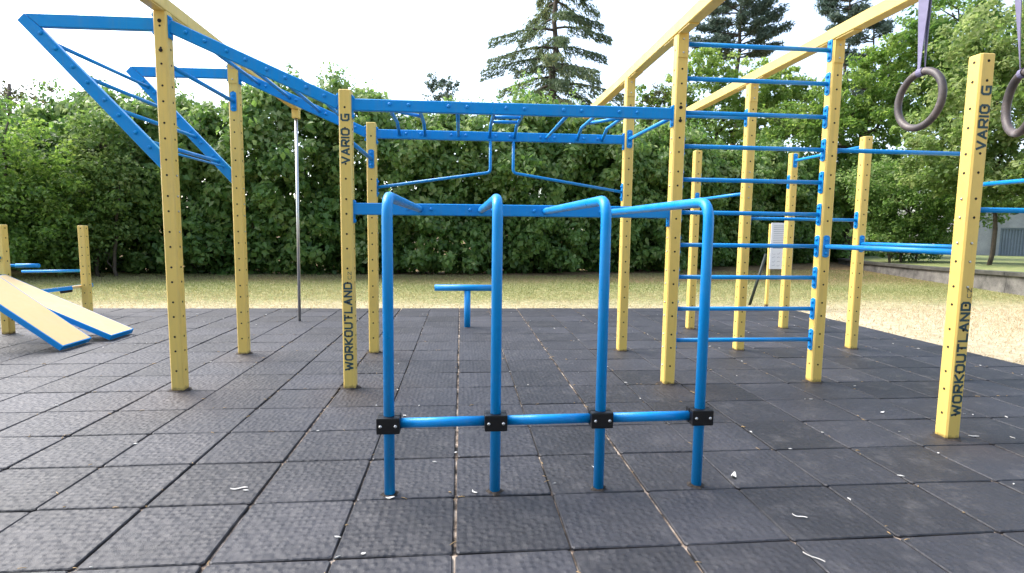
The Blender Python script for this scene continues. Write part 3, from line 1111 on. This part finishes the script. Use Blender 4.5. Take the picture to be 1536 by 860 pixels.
box(b3, -0.80, -0.055, -0.22, 0.22, -0.02, 0.02)
bo = obj('board', b3, M['tan'], SB); bo.location = rel((-5.665, 6.755, 0.44)); bo.rotation_euler = (0, -0.13, 0)
for s in (-1, 1):
    b3 = bmesh.new()
    box(b3, -0.81, -0.055, s * 0.232 - 0.011, s * 0.232 + 0.011, -0.026, 0.026)
    obj('side_rail', b3, M['blue'], bo)
for xx in (-0.62, -0.20):
    b3 = bmesh.new()
    box(b3, xx - 0.06, xx + 0.06, -0.20, -0.10, -0.065, -0.021, 0.01)
    obj('pad', b3, M['black'], bo)

# ------------------------------------------------------------------ info sign on the lawn
SG = thing('information_sign', 'small white printed notice board on yellow legs at the lawn edge', 'sign', (6.09, 7.85, -0.03))
for dx in (-0.215, 0.215):
    b3 = bmesh.new()
    box(b3, dx - 0.025, dx + 0.025, 0.0, 0.05, -0.05, 1.58, 0.004)
    obj('leg', b3, M['yellow'], SG)
b3 = bmesh.new()
box(b3, -0.225, 0.225, -0.022, -0.002, 0.725, 1.60, 0.005)
pn = obj('panel', b3, M['white'], SG)
b3 = bmesh.new()
rr = random.Random(3)
zz = 1.54
while zz > 1.12:
    b3.faces.new([b3.verts.new(c) for c in ((-0.18, -0.0225, zz), (-0.18 + rr.uniform(.25, .36), -0.0225, zz), (-0.18 + 0.30, -0.0225, zz + 0.006), (-0.18, -0.0225, zz + 0.006))])
    zz -= 0.035
for iz in range(4):
    for ixx in range(4):
        x0 = -0.18 + ixx * 0.095; z0 = 0.79 + iz * 0.075
        tube(b3, [(x0, -0.0235, z0), (x0 + 0.03, -0.0235, z0 + rr.uniform(-.012, .02)), (x0 + 0.06, -0.0235, z0 + rr.uniform(-.01, .03))], 0.0022, 5)
obj('print', b3, M['print'], pn)
tag(tube_obj('stake', [(0, 0, -0.05), (0.32, 0.05, 1.0)], 0.028, M['dark_green'], loc=(5.66, 8.12, -0.03)), 'thin dark stake leaning towards the white notice board', 'stake')

# ------------------------------------------------------------------ vegetation
def leaf_mesh(name, c, nrm, d, ln, wd, tint, fold=0.18):
    """many small folded leaves in one mesh: centres c, normals nrm, long axes d, lengths ln, widths wd"""
    n = len(c)
    nrm = nrm / np.linalg.norm(nrm, axis=1, keepdims=True)
    d = d - (d * nrm).sum(1, keepdims=True) * nrm
    d = d / (np.linalg.norm(d, axis=1, keepdims=True) + 1e-9)
    w = np.cross(nrm, d)
    ln = ln[:, None]; wd = wd[:, None]
    base = c - d * ln * 0.5
    tip = c + d * ln * 0.5 - nrm * ln * 0.10
    s1 = c + w * wd * 0.5 + nrm * wd * fold - d * ln * 0.08
    s2 = c - w * wd * 0.5 + nrm * wd * fold - d * ln * 0.08
    co = np.stack([base, s1, tip, s2], 1).reshape(-1, 3)
    idx = (np.arange(n) * 4)[:, None]
    tri = (idx + np.array([0, 1, 2, 0, 2, 3])).reshape(-1)
    me = bpy.data.meshes.new(name)
    me.vertices.add(n * 4)
    me.vertices.foreach_set('co', co.astype(np.float32).reshape(-1))
    me.loops.add(n * 6)
    me.loops.foreach_set('vertex_index', tri.astype(np.int32))
    me.polygons.add(n * 2)
    me.polygons.foreach_set('loop_start', (np.arange(n * 2) * 3).astype(np.int32))
    me.polygons.foreach_set('loop_total', np.full(n * 2, 3, np.int32))
    at = me.attributes.new('tint', 'FLOAT', 'POINT')
    at.data.foreach_set('value', np.repeat(np.clip(tint, 0, 1), 4).astype(np.float32))
    me.update(calc_edges=True)
    return me

def unit(n):
    v = rng.normal(size=(n, 3))
    return v / np.linalg.norm(v, axis=1, keepdims=True)

def clump_leaves(cc, rad, per, leaf, out=None, tint_c=None, up=0.55, hang=0.5, squash=0.75, shell=0.45):
    """leaves spread through clumps: cc (k,3) centres, rad (k,) radii; returns arrays for leaf_mesh"""
    k = len(cc)
    n = k * per
    ci = np.repeat(np.arange(k), per)
    u = unit(n)
    rr = rng.uniform(0, 1, n) ** shell
    off = u * (rr * rad[ci])[:, None]
    off[:, 2] *= squash
    c = cc[ci] + off
    nrm = unit(n) * 0.75 + u * 0.55
    nrm[:, 2] += up
    if out is not None:
        nrm += out[ci] * 0.5
    d = unit(n)
    d[:, 2] -= hang
    ln = leaf * rng.uniform(0.6, 1.3, n)
    wd = ln * rng.uniform(0.5, 0.75, n)
    tc = tint_c if tint_c is not None else rng.uniform(0.25, 0.65, k)
    tint = tc[ci] + rng.normal(0, 0.16, n)
    return c, nrm, d, ln, wd, tint

def limb(bm, a, b, r0, r1, wob=0.1, n=6, seg=8):
    a, b = Vector(a), Vector(b)
    pts = []
    L = (b - a).length
    for i in range(n + 1):
        s = i / n
        p = a.lerp(b, s)
        if 0 < i < n:
            p += Vector((random.uniform(-1, 1), random.uniform(-1, 1), random.uniform(-.5, .5))) * wob * L * 0.12
        pts.append(p)
    tube(bm, pts, r0, seg, True, r1)
    return pts

# tall overgrown hedge closing the lawn
HL = np.array([(-19.5, 16.5), (-13.8, 15.7), (-10.3, 14.9), (-7.3, 14.5), (-1.8, 15.0), (3.0, 15.7), (7.2, 16.8), (11.0, 19.9), (15.0, 22.2), (19.0, 24.5), (25.0, 28.0)])
seg = np.linalg.norm(np.diff(HL, axis=0), axis=1)
cum = np.r_[0, np.cumsum(seg)]
def along(s):
    return np.stack([np.interp(s, cum, HL[:, 0]), np.interp(s, cum, HL[:, 1])], -1)
def hedge_normal(s):
    t = along(s + 0.2) - along(s - 0.2)
    t = t / (np.linalg.norm(t, axis=1, keepdims=True) + 1e-9)
    return np.stack([t[:, 1], -t[:, 0]], -1)
def hedge_top(s):
    return 4.85 + 0.55 * np.exp(-((s - 23.0) / 5.0) ** 2) + 0.32 * np.sin(s * 0.9) + 0.22 * np.sin(s * 2.3 + 1) + 0.18 * np.sin(s * 5.1 + 2) + 0.55 * np.exp(-((s - 14.0) / 2.6) ** 2)
def build_hedge():
    t = thing('hedge', 'tall dense leafy green hedge closing off the dry lawn', 'hedge', (-1.8, 15.6, -0.03))
    org = np.array([-1.8, 15.6, -0.03])
    K = 3700
    s = rng.uniform(0.3, cum[-1] - 0.3, K)
    z = rng.uniform(0, 1, K) ** 0.85
    top = hedge_top(s)
    zz = 0.22 + z * (top - 0.25)
    nr = hedge_normal(s)
    # bulging, uneven face with hollows
    face = 0.36 * np.sin(s * 1.7 + zz * 0.8) + 0.28 * np.sin(s * 3.9 - zz * 1.9) + rng.normal(0, 0.20, K)
    depth = -0.15 + face + 0.35 * np.exp(-((zz - 3.6 - 0.4 * np.sin(s * 0.8)) / 0.8) ** 2) - 0.18 * np.exp(-((zz - 2.2 - 0.5 * np.sin(s * 0.8 + .4)) / 0.6) ** 2) - 0.55 * np.clip((zz - top + 1.2) / 1.2, 0, 1) ** 2
    pos = along(s) + nr * depth[:, None]
    cc = np.c_[pos, zz]
    out = np.c_[nr, np.zeros(K)]
    tint = 0.43 + 0.28 * z + rng.normal(0, 0.15, K)  # tint rises with height: paler young growth plus painted-in sky brightness
    per = 46
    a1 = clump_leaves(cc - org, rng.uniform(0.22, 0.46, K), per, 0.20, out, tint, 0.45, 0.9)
    # filling behind the face and spikes of new growth on top
    K2 = 2100
    s2 = rng.uniform(0.3, cum[-1] - 0.3, K2)
    z2 = rng.uniform(0.0, 0.97, K2) ** 1.3 * hedge_top(s2)
    p2 = along(s2) - hedge_normal(s2) * rng.uniform(0.45, 1.5, K2)[:, None]
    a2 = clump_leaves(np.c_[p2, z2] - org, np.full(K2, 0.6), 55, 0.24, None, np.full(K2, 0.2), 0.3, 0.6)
    K3 = 230
    s3 = rng.uniform(0.3, cum[-1] - 0.3, K3)
    p3 = along(s3) - hedge_normal(s3) * rng.uniform(0.1, 0.9, K3)[:, None]
    z3 = hedge_top(s3) + rng.uniform(-0.15, 0.45, K3)
    a3 = clump_leaves(np.c_[p3, z3] - org, rng.uniform(0.10, 0.22, K3), 26, 0.10, None, rng.uniform(0.4, 0.8, K3), 0.3, 0.2, 1.8)
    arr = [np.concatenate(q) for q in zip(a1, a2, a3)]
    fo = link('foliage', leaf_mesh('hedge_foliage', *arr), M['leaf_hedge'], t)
    fo['kind'] = 'stuff'
    for k in range(44):
        s0 = 1.0 + k * (cum[-1] - 2) / 44 + random.uniform(-.3, .3)
        p = along(np.array([s0]))[0] - hedge_normal(np.array([s0]))[0] * random.uniform(0.5, 0.9) - org[:2]
        bm = bmesh.new()
        limb(bm, (p[0], p[1], -0.1), (p[0] + random.uniform(-.7, .7), p[1] + random.uniform(-.2, .5), random.uniform(2.5, 4.2)), random.uniform(.03, .06), 0.015, 1.0)
        obj('stem', bm, M['bark'], t)
build_hedge()

def tree(name, label, base, height, lobes, leaf, per, density, material, trunk_r, group=None, crown_tint=(0.3, 0.6), lean=(0, 0), trunks=1, squash=0.75, hang=0.5):
    """lobes: (dx, dy, z, rx, ry, rz) ellipsoids the crown's clumps fill, relative to the base"""
    t = thing(name, label, 'tree', base, group)
    rr = random.Random(hash(label) % 1000)
    tops = []
    lobc = []
    for k in range(trunks):
        bm = bmesh.new()
        ox = (k - (trunks - 1) / 2) * 0.5
        p = limb(bm, (ox, 0, -0.25), (lean[0] + ox * 1.6, lean[1], height * 0.72), trunk_r, trunk_r * 0.35, 0.25, 8, 10)
        for (dx, dy, z, rx, ry, rz) in lobes:
            if z < 3.2 and height > 8:
                continue
            i = min(len(p) - 2, max(1, int(len(p) * min(0.85, (z - rz * 0.6) / (height * 0.8)))))
            limb(bm, p[i], (dx, dy, z), trunk_r * 0.45, trunk_r * 0.12, 0.8, 5, 7)
            for q in range(4):
                limb(bm, (dx * 0.8, dy * 0.8, z - 0.2 * rz), (dx + random.uniform(-.7, .7) * rx, dy + random.uniform(-.7, .7) * ry, z + random.uniform(-.2, .8) * rz), trunk_r * 0.15, trunk_r * 0.04, 0.8, 4, 5)
        obj('trunk', bm, M['bark'], t)
    cs, rs, ts = [], [], []
    for (dx, dy, z, rx, ry, rz) in lobes:
        k = max(6, int(density * (rx * ry + rx * rz + ry * rz)))
        u = unit(k)
        r = rng.uniform(0.15, 1, k) ** 0.42
        pos = np.c_[u[:, 0] * rx * r, u[:, 1] * ry * r, u[:, 2] * rz * r]
        pos *= (1 + 0.16 * np.sin(u[:, [0]] * 7 + u[:, [2]] * 5 + dx))
        cs.append(pos + np.array([dx, dy, z]))
        rs.append(rng.uniform(0.22, 0.50, k) * (0.55 + 0.28 * min(rx, rz)))
        ts.append(rng.uniform(*crown_tint, k) + 0.15 * (u[:, 2]))
    cc, rad, tt = np.concatenate(cs), np.concatenate(rs), np.concatenate(ts)
    a = clump_leaves(cc, rad, per, leaf, None, tt, 0.5, hang, squash, 0.55)
    cr_ = link('crown', leaf_mesh('crown', *a), M[material], t)
    return t

# pale ash-like trees and bushes behind the hedge at the right
tree('ash_tree', 'pale green feathery ash tree rising behind the wall bars', (14.2, 28.6, 0), 11, [(0, 0, 7.0, 2.8, 2.0, 2.0), (-2.6, 0, 8.2, 2.0, 1.8, 1.6), (1.2, -.5, 9.4, 2.0, 1.5, 1.5), (3.2, 0, 7.8, 2.0, 1.6, 1.6), (-3.8, 0, 6.4, 1.8, 1.5, 1.5), (3.6, 0, 9.6, 1.9, 1.4, 1.5), (-.8, 0, 10.6, 1.6, 1.4, 1.2), (5.2, 0, 8.4, 1.8, 1.4, 1.6), (-.6, 0, 5.0, 3.4, 2.0, 1.6)], 0.20, 40, 11, 'leaf_light', 0.2, crown_tint=(0.5, 0.9))
tree('ash_tree', 'broad pale green ash tree between the pines and the ring straps', (19.5, 24.2, 0), 10, [(0, 0, 6.3, 2.8, 2.2, 1.9), (-2.8, .6, 6.4, 2.2, 1.8, 1.7), (2.2, -.6, 7.9, 2.2, 1.8, 1.7), (-.3, .2, 8.0, 2.0, 1.6, 1.4), (1.2, -.5, 9.6, 1.9, 1.5, 1.3), (3.6, -1.2, 9.2, 1.8, 1.5, 1.5), (0, 0, 4.0, 3.2, 2.0, 1.6), (2.5, -1, 4.6, 2.2, 1.8, 1.6)], 0.19, 42, 12, 'leaf_light', 0.22, crown_tint=(0.3, 0.7))
tree('lime_tree', 'bright yellow-green lime tree standing over the low concrete wall', (17.0, 14.3, 0.25), 9, [(0, 0, 5.2, 2.3, 2.2, 1.9), (1.6, -2.2, 5.6, 2.2, 2.2, 2.0), (-1.3, .3, 3.9, 1.7, 1.5, 1.5), (.8, -1.5, 3.0, 2.0, 1.8, 1.0), (0.2, 0, 7.2, 1.9, 1.8, 1.4), (2.4, -2.6, 7.8, 2.0, 1.8, 1.5), (3.0, -4.2, 4.6, 2.0, 2.0, 2.0), (1.2, -2.6, 2.75, 1.5, 1.3, .75), (2.6, -4.0, 2.9, 1.5, 1.4, .9), (-.6, -.8, 2.7, 1.2, 1.0, .7)], 0.155, 44, 18, 'leaf_bright', 0.07, crown_tint=(0.35, 0.8))
tree('maple_tree', 'dark green maple crown towering behind the lime tree', (24.5, 22.5, 0), 14, [(0, 0, 9.5, 3.2, 2.8, 2.4), (3.5, -3, 9.6, 3.2, 2.8, 2.6), (-2.0, 0, 11.6, 2.2, 2.0, 1.8), (3.0, -3, 6.0, 3.2, 2.6, 2.2)], 0.22, 34, 9, 'leaf_hedge', 0.26, crown_tint=(0.3, 0.7))
tree('hazel_bush', 'rounded hazel bush on the raised bank above the low wall', (16.9, 17.6, 0.28), 4.6, [(0, 0, 2.3, 1.9, 1.5, 1.6), (-1.0, .3, 3.0, 1.2, 1.2, 1.1), (1.2, -1.0, 2.7, 1.5, 1.4, 1.4), (.3, 0, 1.1, 2.0, 1.4, .9)], 0.125, 44, 26, 'leaf_hedge', 0.05, crown_tint=(0.35, 0.75), trunks=3)
tree('birch_tree', 'sparse olive tree behind the rear yellow post and long beam', (9.6, 28.5, 0), 11, [(0, 0, 7.4, 1.7, 1.5, 1.5), (1.6, 0, 8.4, 1.4, 1.2, 1.3), (-.9, 0, 6.0, 1.8, 1.5, 1.2)], 0.17, 24, 7, 'leaf_olive', 0.14, crown_tint=(0.3, 0.7))
tree('young_tree', 'small grey-green treetop peeping over the hedge beside the spruce', (-1.55, 39.3, 0), 13, [(0, 0, 11.0, 1.3, 1.2, 1.1), (-.5, 0, 12.0, .7, .7, .8), (.7, 0, 11.8, .6, .6, .8)], 0.20, 22, 9, 'needle_pine', 0.14, crown_tint=(0.5, 0.9))
# unseen trees added behind the camera to block light, opposite the hedge
for k, (bx, by) in enumerate(((-13, -12), (-6.5, -12.8), (0.5, -12.2), (7.5, -13), (14, -11.5))):
    tree('added_shade_tree', 'added unseen dark green tree blocking light opposite the hedge, ' + ('last one away from the wall', 'second from the end without wall', 'middle of the row', 'second from the concrete wall', 'last one beside the concrete wall')[k], (bx, by, 0), 11, [(0, 0, 7.2, 3.6, 2.2, 2.4), (.5, 0, 4.2, 3.8, 2.0, 2.0), (-.5, 0, 9.8, 2.6, 2.0, 1.6), (0, 0, 2.0, 3.4, 1.6, 1.3)], 0.36, 30, 6, 'leaf_hedge', 0.25, 'added light-blocking trees opposite the hedge', crown_tint=(0.2, 0.5))
# left side
tree('locust_tree', 'tall feathery pale tree at the far end of the left hedge', (-18.8, 23.5, 0), 10, [(0, 0, 5.4, 2.4, 2.0, 1.8), (-1.8, 0, 6.6, 1.8, 1.6, 1.5), (1.9, 0, 5.0, 1.8, 1.5, 1.3), (.6, 0, 3.4, 2.6, 2.0, 1.4)], 0.16, 28, 10, 'leaf_olive', 0.18, crown_tint=(0.3, 0.75))
tree('elder_bush', 'big light green elder bush overhanging the sit-up station', (-12.3, 13.4, 0), 5.5, [(0, 0, 2.6, 2.0, 1.5, 1.9), (-1.8, .5, 3.2, 1.5, 1.4, 1.4), (1.6, .2, 1.9, 1.5, 1.2, 1.5), (0.2, 0, 1.0, 2.4, 1.4, .9)], 0.12, 44, 24, 'leaf_light', 0.06, crown_tint=(0.2, 0.65), trunks=3)
tree('dogwood_bush', 'yellow-green dogwood bush at the hedge beside the overhanging ladder', (-9.6, 13.9, 0), 4.6, [(0, 0, 3.6, .9, .8, .9), (.3, 0, 2.4, 1.2, 1.0, 1.1), (-.5, 0, 1.2, 1.3, 1.0, 1.0)], 0.115, 44, 26, 'leaf_bright', 0.05, crown_tint=(0.2, 0.6), trunks=2)

def conifer(name, label, base, height, z0, width, trunk_r, material, whorls, per_br, needle, droop, sparse, pine=False):
    t = thing(name, label, 'tree', base)
    bm = bmesh.new()
    limb(bm, (0, 0, -0.3), (0, 0, height), trunk_r, 0.03, 0.06, 14, 9)
    obj('trunk', bm, M['bark'], t)
    C_, N_, D_, L_, W_, T_ = [], [], [], [], [], []
    bmb = bmesh.new()
    for w in range(whorls):
        s = w / (whorls - 1)
        z = z0 + (height - z0 - 0.3) * s
        nb = random.randint(4, 6)
        a0 = random.uniform(0, 2 * PI)
        for b in range(nb):
            if random.random() < sparse:
                continue
            a = a0 + 2 * PI * b / nb + random.uniform(-.35, .35)
            if pine:
                L = width * (0.55 + 0.9 * math.sin(PI * min(1, 0.25 + 0.75 * s))) * random.uniform(0.5, 1.0) * 0.75
            else:
                L = width * (1 - s) ** 0.75 * random.uniform(0.55, 1.12) + 0.25
            zz = z + random.uniform(-.25, .25)
            ca, sa = math.cos(a), math.sin(a)
            up_ = 0.25 if pine else 0.10
            pts = []
            for i in range(7):
                q = i / 6
                dz = L * (up_ * q - droop * q * q + (0.16 if not pine else 0.1) * q ** 4)
                pts.append(Vector((ca * L * q, sa * L * q, zz + dz)))
            tube(bmb, pts, 0.035 + 0.012 * L, 5, False, 0.008)
            n = int(per_br * (0.35 + L / width))
            q = rng.uniform(0.12, 1.0, n) ** (0.8 if not pine else 0.5)
            P = np.array([[p.x, p.y, p.z] for p in pts])
            fi = q * 6
            i0 = np.clip(fi.astype(int), 0, 5)
            fr = (fi - i0)[:, None]
            c = P[i0] * (1 - fr) + P[i0 + 1] * fr
            if pine:
                off = unit(n) * rng.uniform(0, 1, n)[:, None] ** 0.5 * 0.55
                off[:, 2] *= 0.55
                off[:, 2] += 0.12
                c = c + off
                d = unit(n) + np.array([ca, sa, 0.6]) * 0.5
                ln = needle * rng.uniform(0.6, 1.2, n)
                wd = ln * 0.28
            else:
                side = np.array([-sa, ca, 0.0])
                sp = rng.normal(0, 1, n) * (0.10 + 0.20 * (1 - q)) * min(1.4, 0.35 + L * 0.28)
                c = c + side * sp[:, None]
                hang = rng.uniform(0, 1, n) ** 1.5 * (0.15 + 0.10 * L) * 0.9
                c[:, 2] -= hang
                d = unit(n) * 0.6 + np.array([ca, sa, -0.9]) + side * np.sign(sp)[:, None] * 0.6
                ln = needle * rng.uniform(0.5, 1.3, n)
                wd = ln * 0.22
            C_.append(c); D_.append(d); N_.append(unit(n) * 0.9 + np.array([0, 0, 0.5])); L_.append(ln); W_.append(wd)
            T_.append(np.full(n, random.uniform(0.25, 0.65)) + rng.normal(0, 0.15, n))
    tag(obj('branches', bmb, M['bark'], t), kind='stuff')
    cr_ = link('crown', leaf_mesh('needles', *[np.concatenate(q) for q in (C_, N_, D_, L_, W_, T_)]), M[material], t)
    return t
conifer('spruce_tree', 'gappy tall spruce with drooping branches rising behind the hedge', (5.03, 28.5, 0), 20, 5.0, 5.3, 0.30, 'needle_spruce', 22, 520, 0.30, 0.50, 0.2)
conifer('pine_tree', 'dense dark pine beside the spruce, above the pale ash tree', (20.0, 37.8, 0), 23, 14.2, 3.7, 0.30, 'needle_pine', 13, 330, 0.40, 0.10, 0.12, True)
conifer('pine_tree', 'dark pine half hidden by the yellow beam near the ring strap', (31.3, 42.0, 0), 24, 17.2, 2.5, 0.28, 'needle_pine', 9, 230, 0.45, 0.10, 0.2, True)
conifer('pine_tree', 'thin blue-grey pine showing between the ring strap and beam', (27.0, 33.5, 0), 16, 9.5, 2.4, 0.2, 'needle_pine', 9, 170, 0.40, 0.15, 0.15, True)

# short grass on the lawn
def grass():
    n = 150000
    x = rng.uniform(-14, 17, n); y = 7.36 + rng.uniform(0, 1, n) ** 1.2 * 11.0
    k = (rng.uniform(0, 1, n) < 0.30 + 0.70 * np.clip((y - 8.2) / 1.6, 0, 1)) & (y < 14.9 + np.clip((x - 3) * 0.35, 0, 5)) & (x < 13.2 + (y - 9.5) * 0.28)
    x, y = x[k], y[k]
    n2 = 26000
    xr = rng.uniform(5.89, 12.3, n2); yr = rng.uniform(-1.0, 7.45, n2)
    k = rng.uniform(0, 1, n2) < 0.25 + 0.75 * np.clip((xr - 6.6) / 1.8, 0, 1)
    x = np.r_[x, xr[k]]; y = np.r_[y, yr[k]]
    n = len(x)
    patch = 0.5 + 0.28 * np.sin(x * 0.9 + 1.3 * np.sin(y * 0.7)) * np.sin(y * 1.1 + x * 0.3) 
    dry = np.clip(1.0 - (y - 8.0) / 3.0, 0, 1) + np.clip((x - 6) / 3, 0, 1) * np.clip((9.5 - y) / 2, 0, 1) * 0.4
    tint = np.clip(0.18 + 0.45 * patch * rng.uniform(0.4, 1.5, n) + 0.5 * dry, 0, 1)
    ln = rng.uniform(0.03, 0.075, n)
    d = unit(n) * 0.75; d[:, 2] = 0.8
    nrm = unit(n); nrm[:, 2] *= 0.4
    dn = d / np.linalg.norm(d, axis=1, keepdims=True)
    c = np.c_[x, y, np.full(n, -0.038)] + dn * (ln * 0.5)[:, None]
    me = leaf_mesh('grass', c, nrm, d, ln, np.full(n, 0.009), tint, 0.1)
    tag(link('grass', me, M['blade']), 'short half-dry grass growing on the lawn around the rubber paving', 'grass', kind='stuff')
grass()

# ------------------------------------------------------------------ litter on the rubber
def scatter():
    r = random.Random(21)
    bm = bmesh.new()
    for k in range(170):
        x = r.uniform(-6, 5.9); y = r.uniform(-0.3, 7.3)
        if r.random() < 0.45:
            x = round(x * 2) / 2 + r.uniform(-.012, .012)
        elif r.random() < 0.3:
            y = round(y * 2) / 2 + r.uniform(-.012, .012)
        a = r.uniform(0, PI); L = r.uniform(0.005, 0.019); w = r.uniform(0.002, 0.007)
        u = Vector((math.cos(a), math.sin(a), 0)); v = Vector((-u.y, u.x, 0))
        c = Vector((x, y, 0.0045))
        q = [c + u * L, c + v * w + u * L * .3, c - u * L + v * w * .4, c - v * w]
        top = [bm.verts.new(p + Vector((0, 0, r.uniform(0.001, 0.006)))) for p in q]
        bot = [bm.verts.new(p) for p in q]
        bm.faces.new(top)
        for i in range(4):
            bm.faces.new((top[i], bot[i], bot[(i + 1) % 4], top[(i + 1) % 4]))
    bmesh.ops.recalc_face_normals(bm, faces=bm.faces)
    bm2 = bmesh.new()
    for k in range(420):
        x = r.uniform(-5, 5.8); y = r.uniform(-0.3, 7.3)
        if r.random() < 0.6:
            x = round(x * 2) / 2 + r.gauss(0, .012)
        else:
            y = round(y * 2) / 2 + r.gauss(0, .012)
        a = r.uniform(0, PI); L = r.uniform(0.004, 0.02)
        u = Vector((math.cos(a), math.sin(a), 0)) * L
        tube(bm2, [Vector((x, y, 0.0055)) - u, Vector((x, y, 0.008)), Vector((x, y, 0.0055)) + u], r.uniform(0.001, 0.0026), 4)
    tag(obj('straw_litter', bm2, M['straw_litter']), 'dry brown straw and grit caught along the joints of the rubber tiles', 'litter', kind='stuff')
    tag(obj('litter', bm, M['litter']), 'tiny pale petals and chips scattered over the rubber tiles', 'litter', kind='stuff')
scatter()

def scrap(name, label, cat, x, y, rz, L, w, bend, lift, m='litter', group=None):
    """thin curled strip lying on the tiles"""
    bm = bmesh.new()
    n = 7
    prev = None
    for i in range(n + 1):
        s = i / n - 0.5
        ww = w * (1 - (2 * s) ** 2 * 0.7)
        c = Vector((s * L, bend * math.sin(s * 6.0) * L, 0.003 + lift * (4 * s * s)))
        q = [bm.verts.new(c + Vector((0, ww / 2, 0.003))), bm.verts.new(c + Vector((0, 0, 0))), bm.verts.new(c + Vector((0, -ww / 2, 0.003))), bm.verts.new(c + Vector((0, 0, 0.005)))]
        if prev:
            for k in range(4):
                bm.faces.new((prev[k], prev[(k + 1) % 4], q[(k + 1) % 4], q[k]))
        else:
            bm.faces.new(q)
        prev = q
    bm.faces.new(prev)
    bmesh.ops.recalc_face_normals(bm, faces=bm.faces)
    o = obj(name, bm, M[m], loc=(x, y, 0.002))
    o.rotation_euler = (0, 0, rz)
    return tag(o, label, cat, group)
scrap('dry_leaf', 'curled translucent white leaf standing on edge beside the rightmost dip tube', 'leaf', 1.545, 0.63, 0.9, 0.055, 0.028, 0.03, 0.016)
scrap('paper_scrap', 'bent white paper strip on the tile left of the dip bars', 'litter', -1.12, 0.66, 0.05, 0.085, 0.014, 0.10, 0.002)
scrap('paper_scrap', 'zigzag white scrap on the tile right of the dip bars', 'litter', 1.65, 0.185, -0.7, 0.065, 0.010, 0.12, 0.004)
scrap('dry_twig', 'thin pale twig on the foremost tiles right of the dip bars', 'twig', 1.505, -0.14, -1.0, 0.09, 0.005, 0.05, 0.002)
scrap('paper_square', 'tiny square white paper on the joint left of the dip bars', 'litter', -0.377, 0.02, 0.2, 0.020, 0.016, 0.0, 0.001)
scrap('dry_leaf', 'pale yellow dead leaf at the foot of the leftmost dip tube', 'leaf', -0.328, 0.506, 0.1, 0.045, 0.02, 0.05, 0.003)
scrap('dry_leaf', 'small white leaf at the foot of the second dip tube', 'leaf', 0.10, 0.535, -1.0, 0.042, 0.013, 0.08, 0.006)
scrap('dry_leaf', 'white curled leaf on the tile between the third and fourth dip tubes', 'leaf', 0.80, 0.80, -0.4, 0.04, 0.015, 0.10, 0.005)
scrap('paper_scrap', 'white scrap at the corner of a tile near the right lettered post', 'litter', 3.245, 1.64, 0.4, 0.05, 0.022, 0.05, 0.004)
scrap('paper_scrap', 'flat white scrap lying right of the foot of the lettered post', 'litter', 3.50, 1.13, -0.4, 0.06, 0.015, 0.05, 0.002)
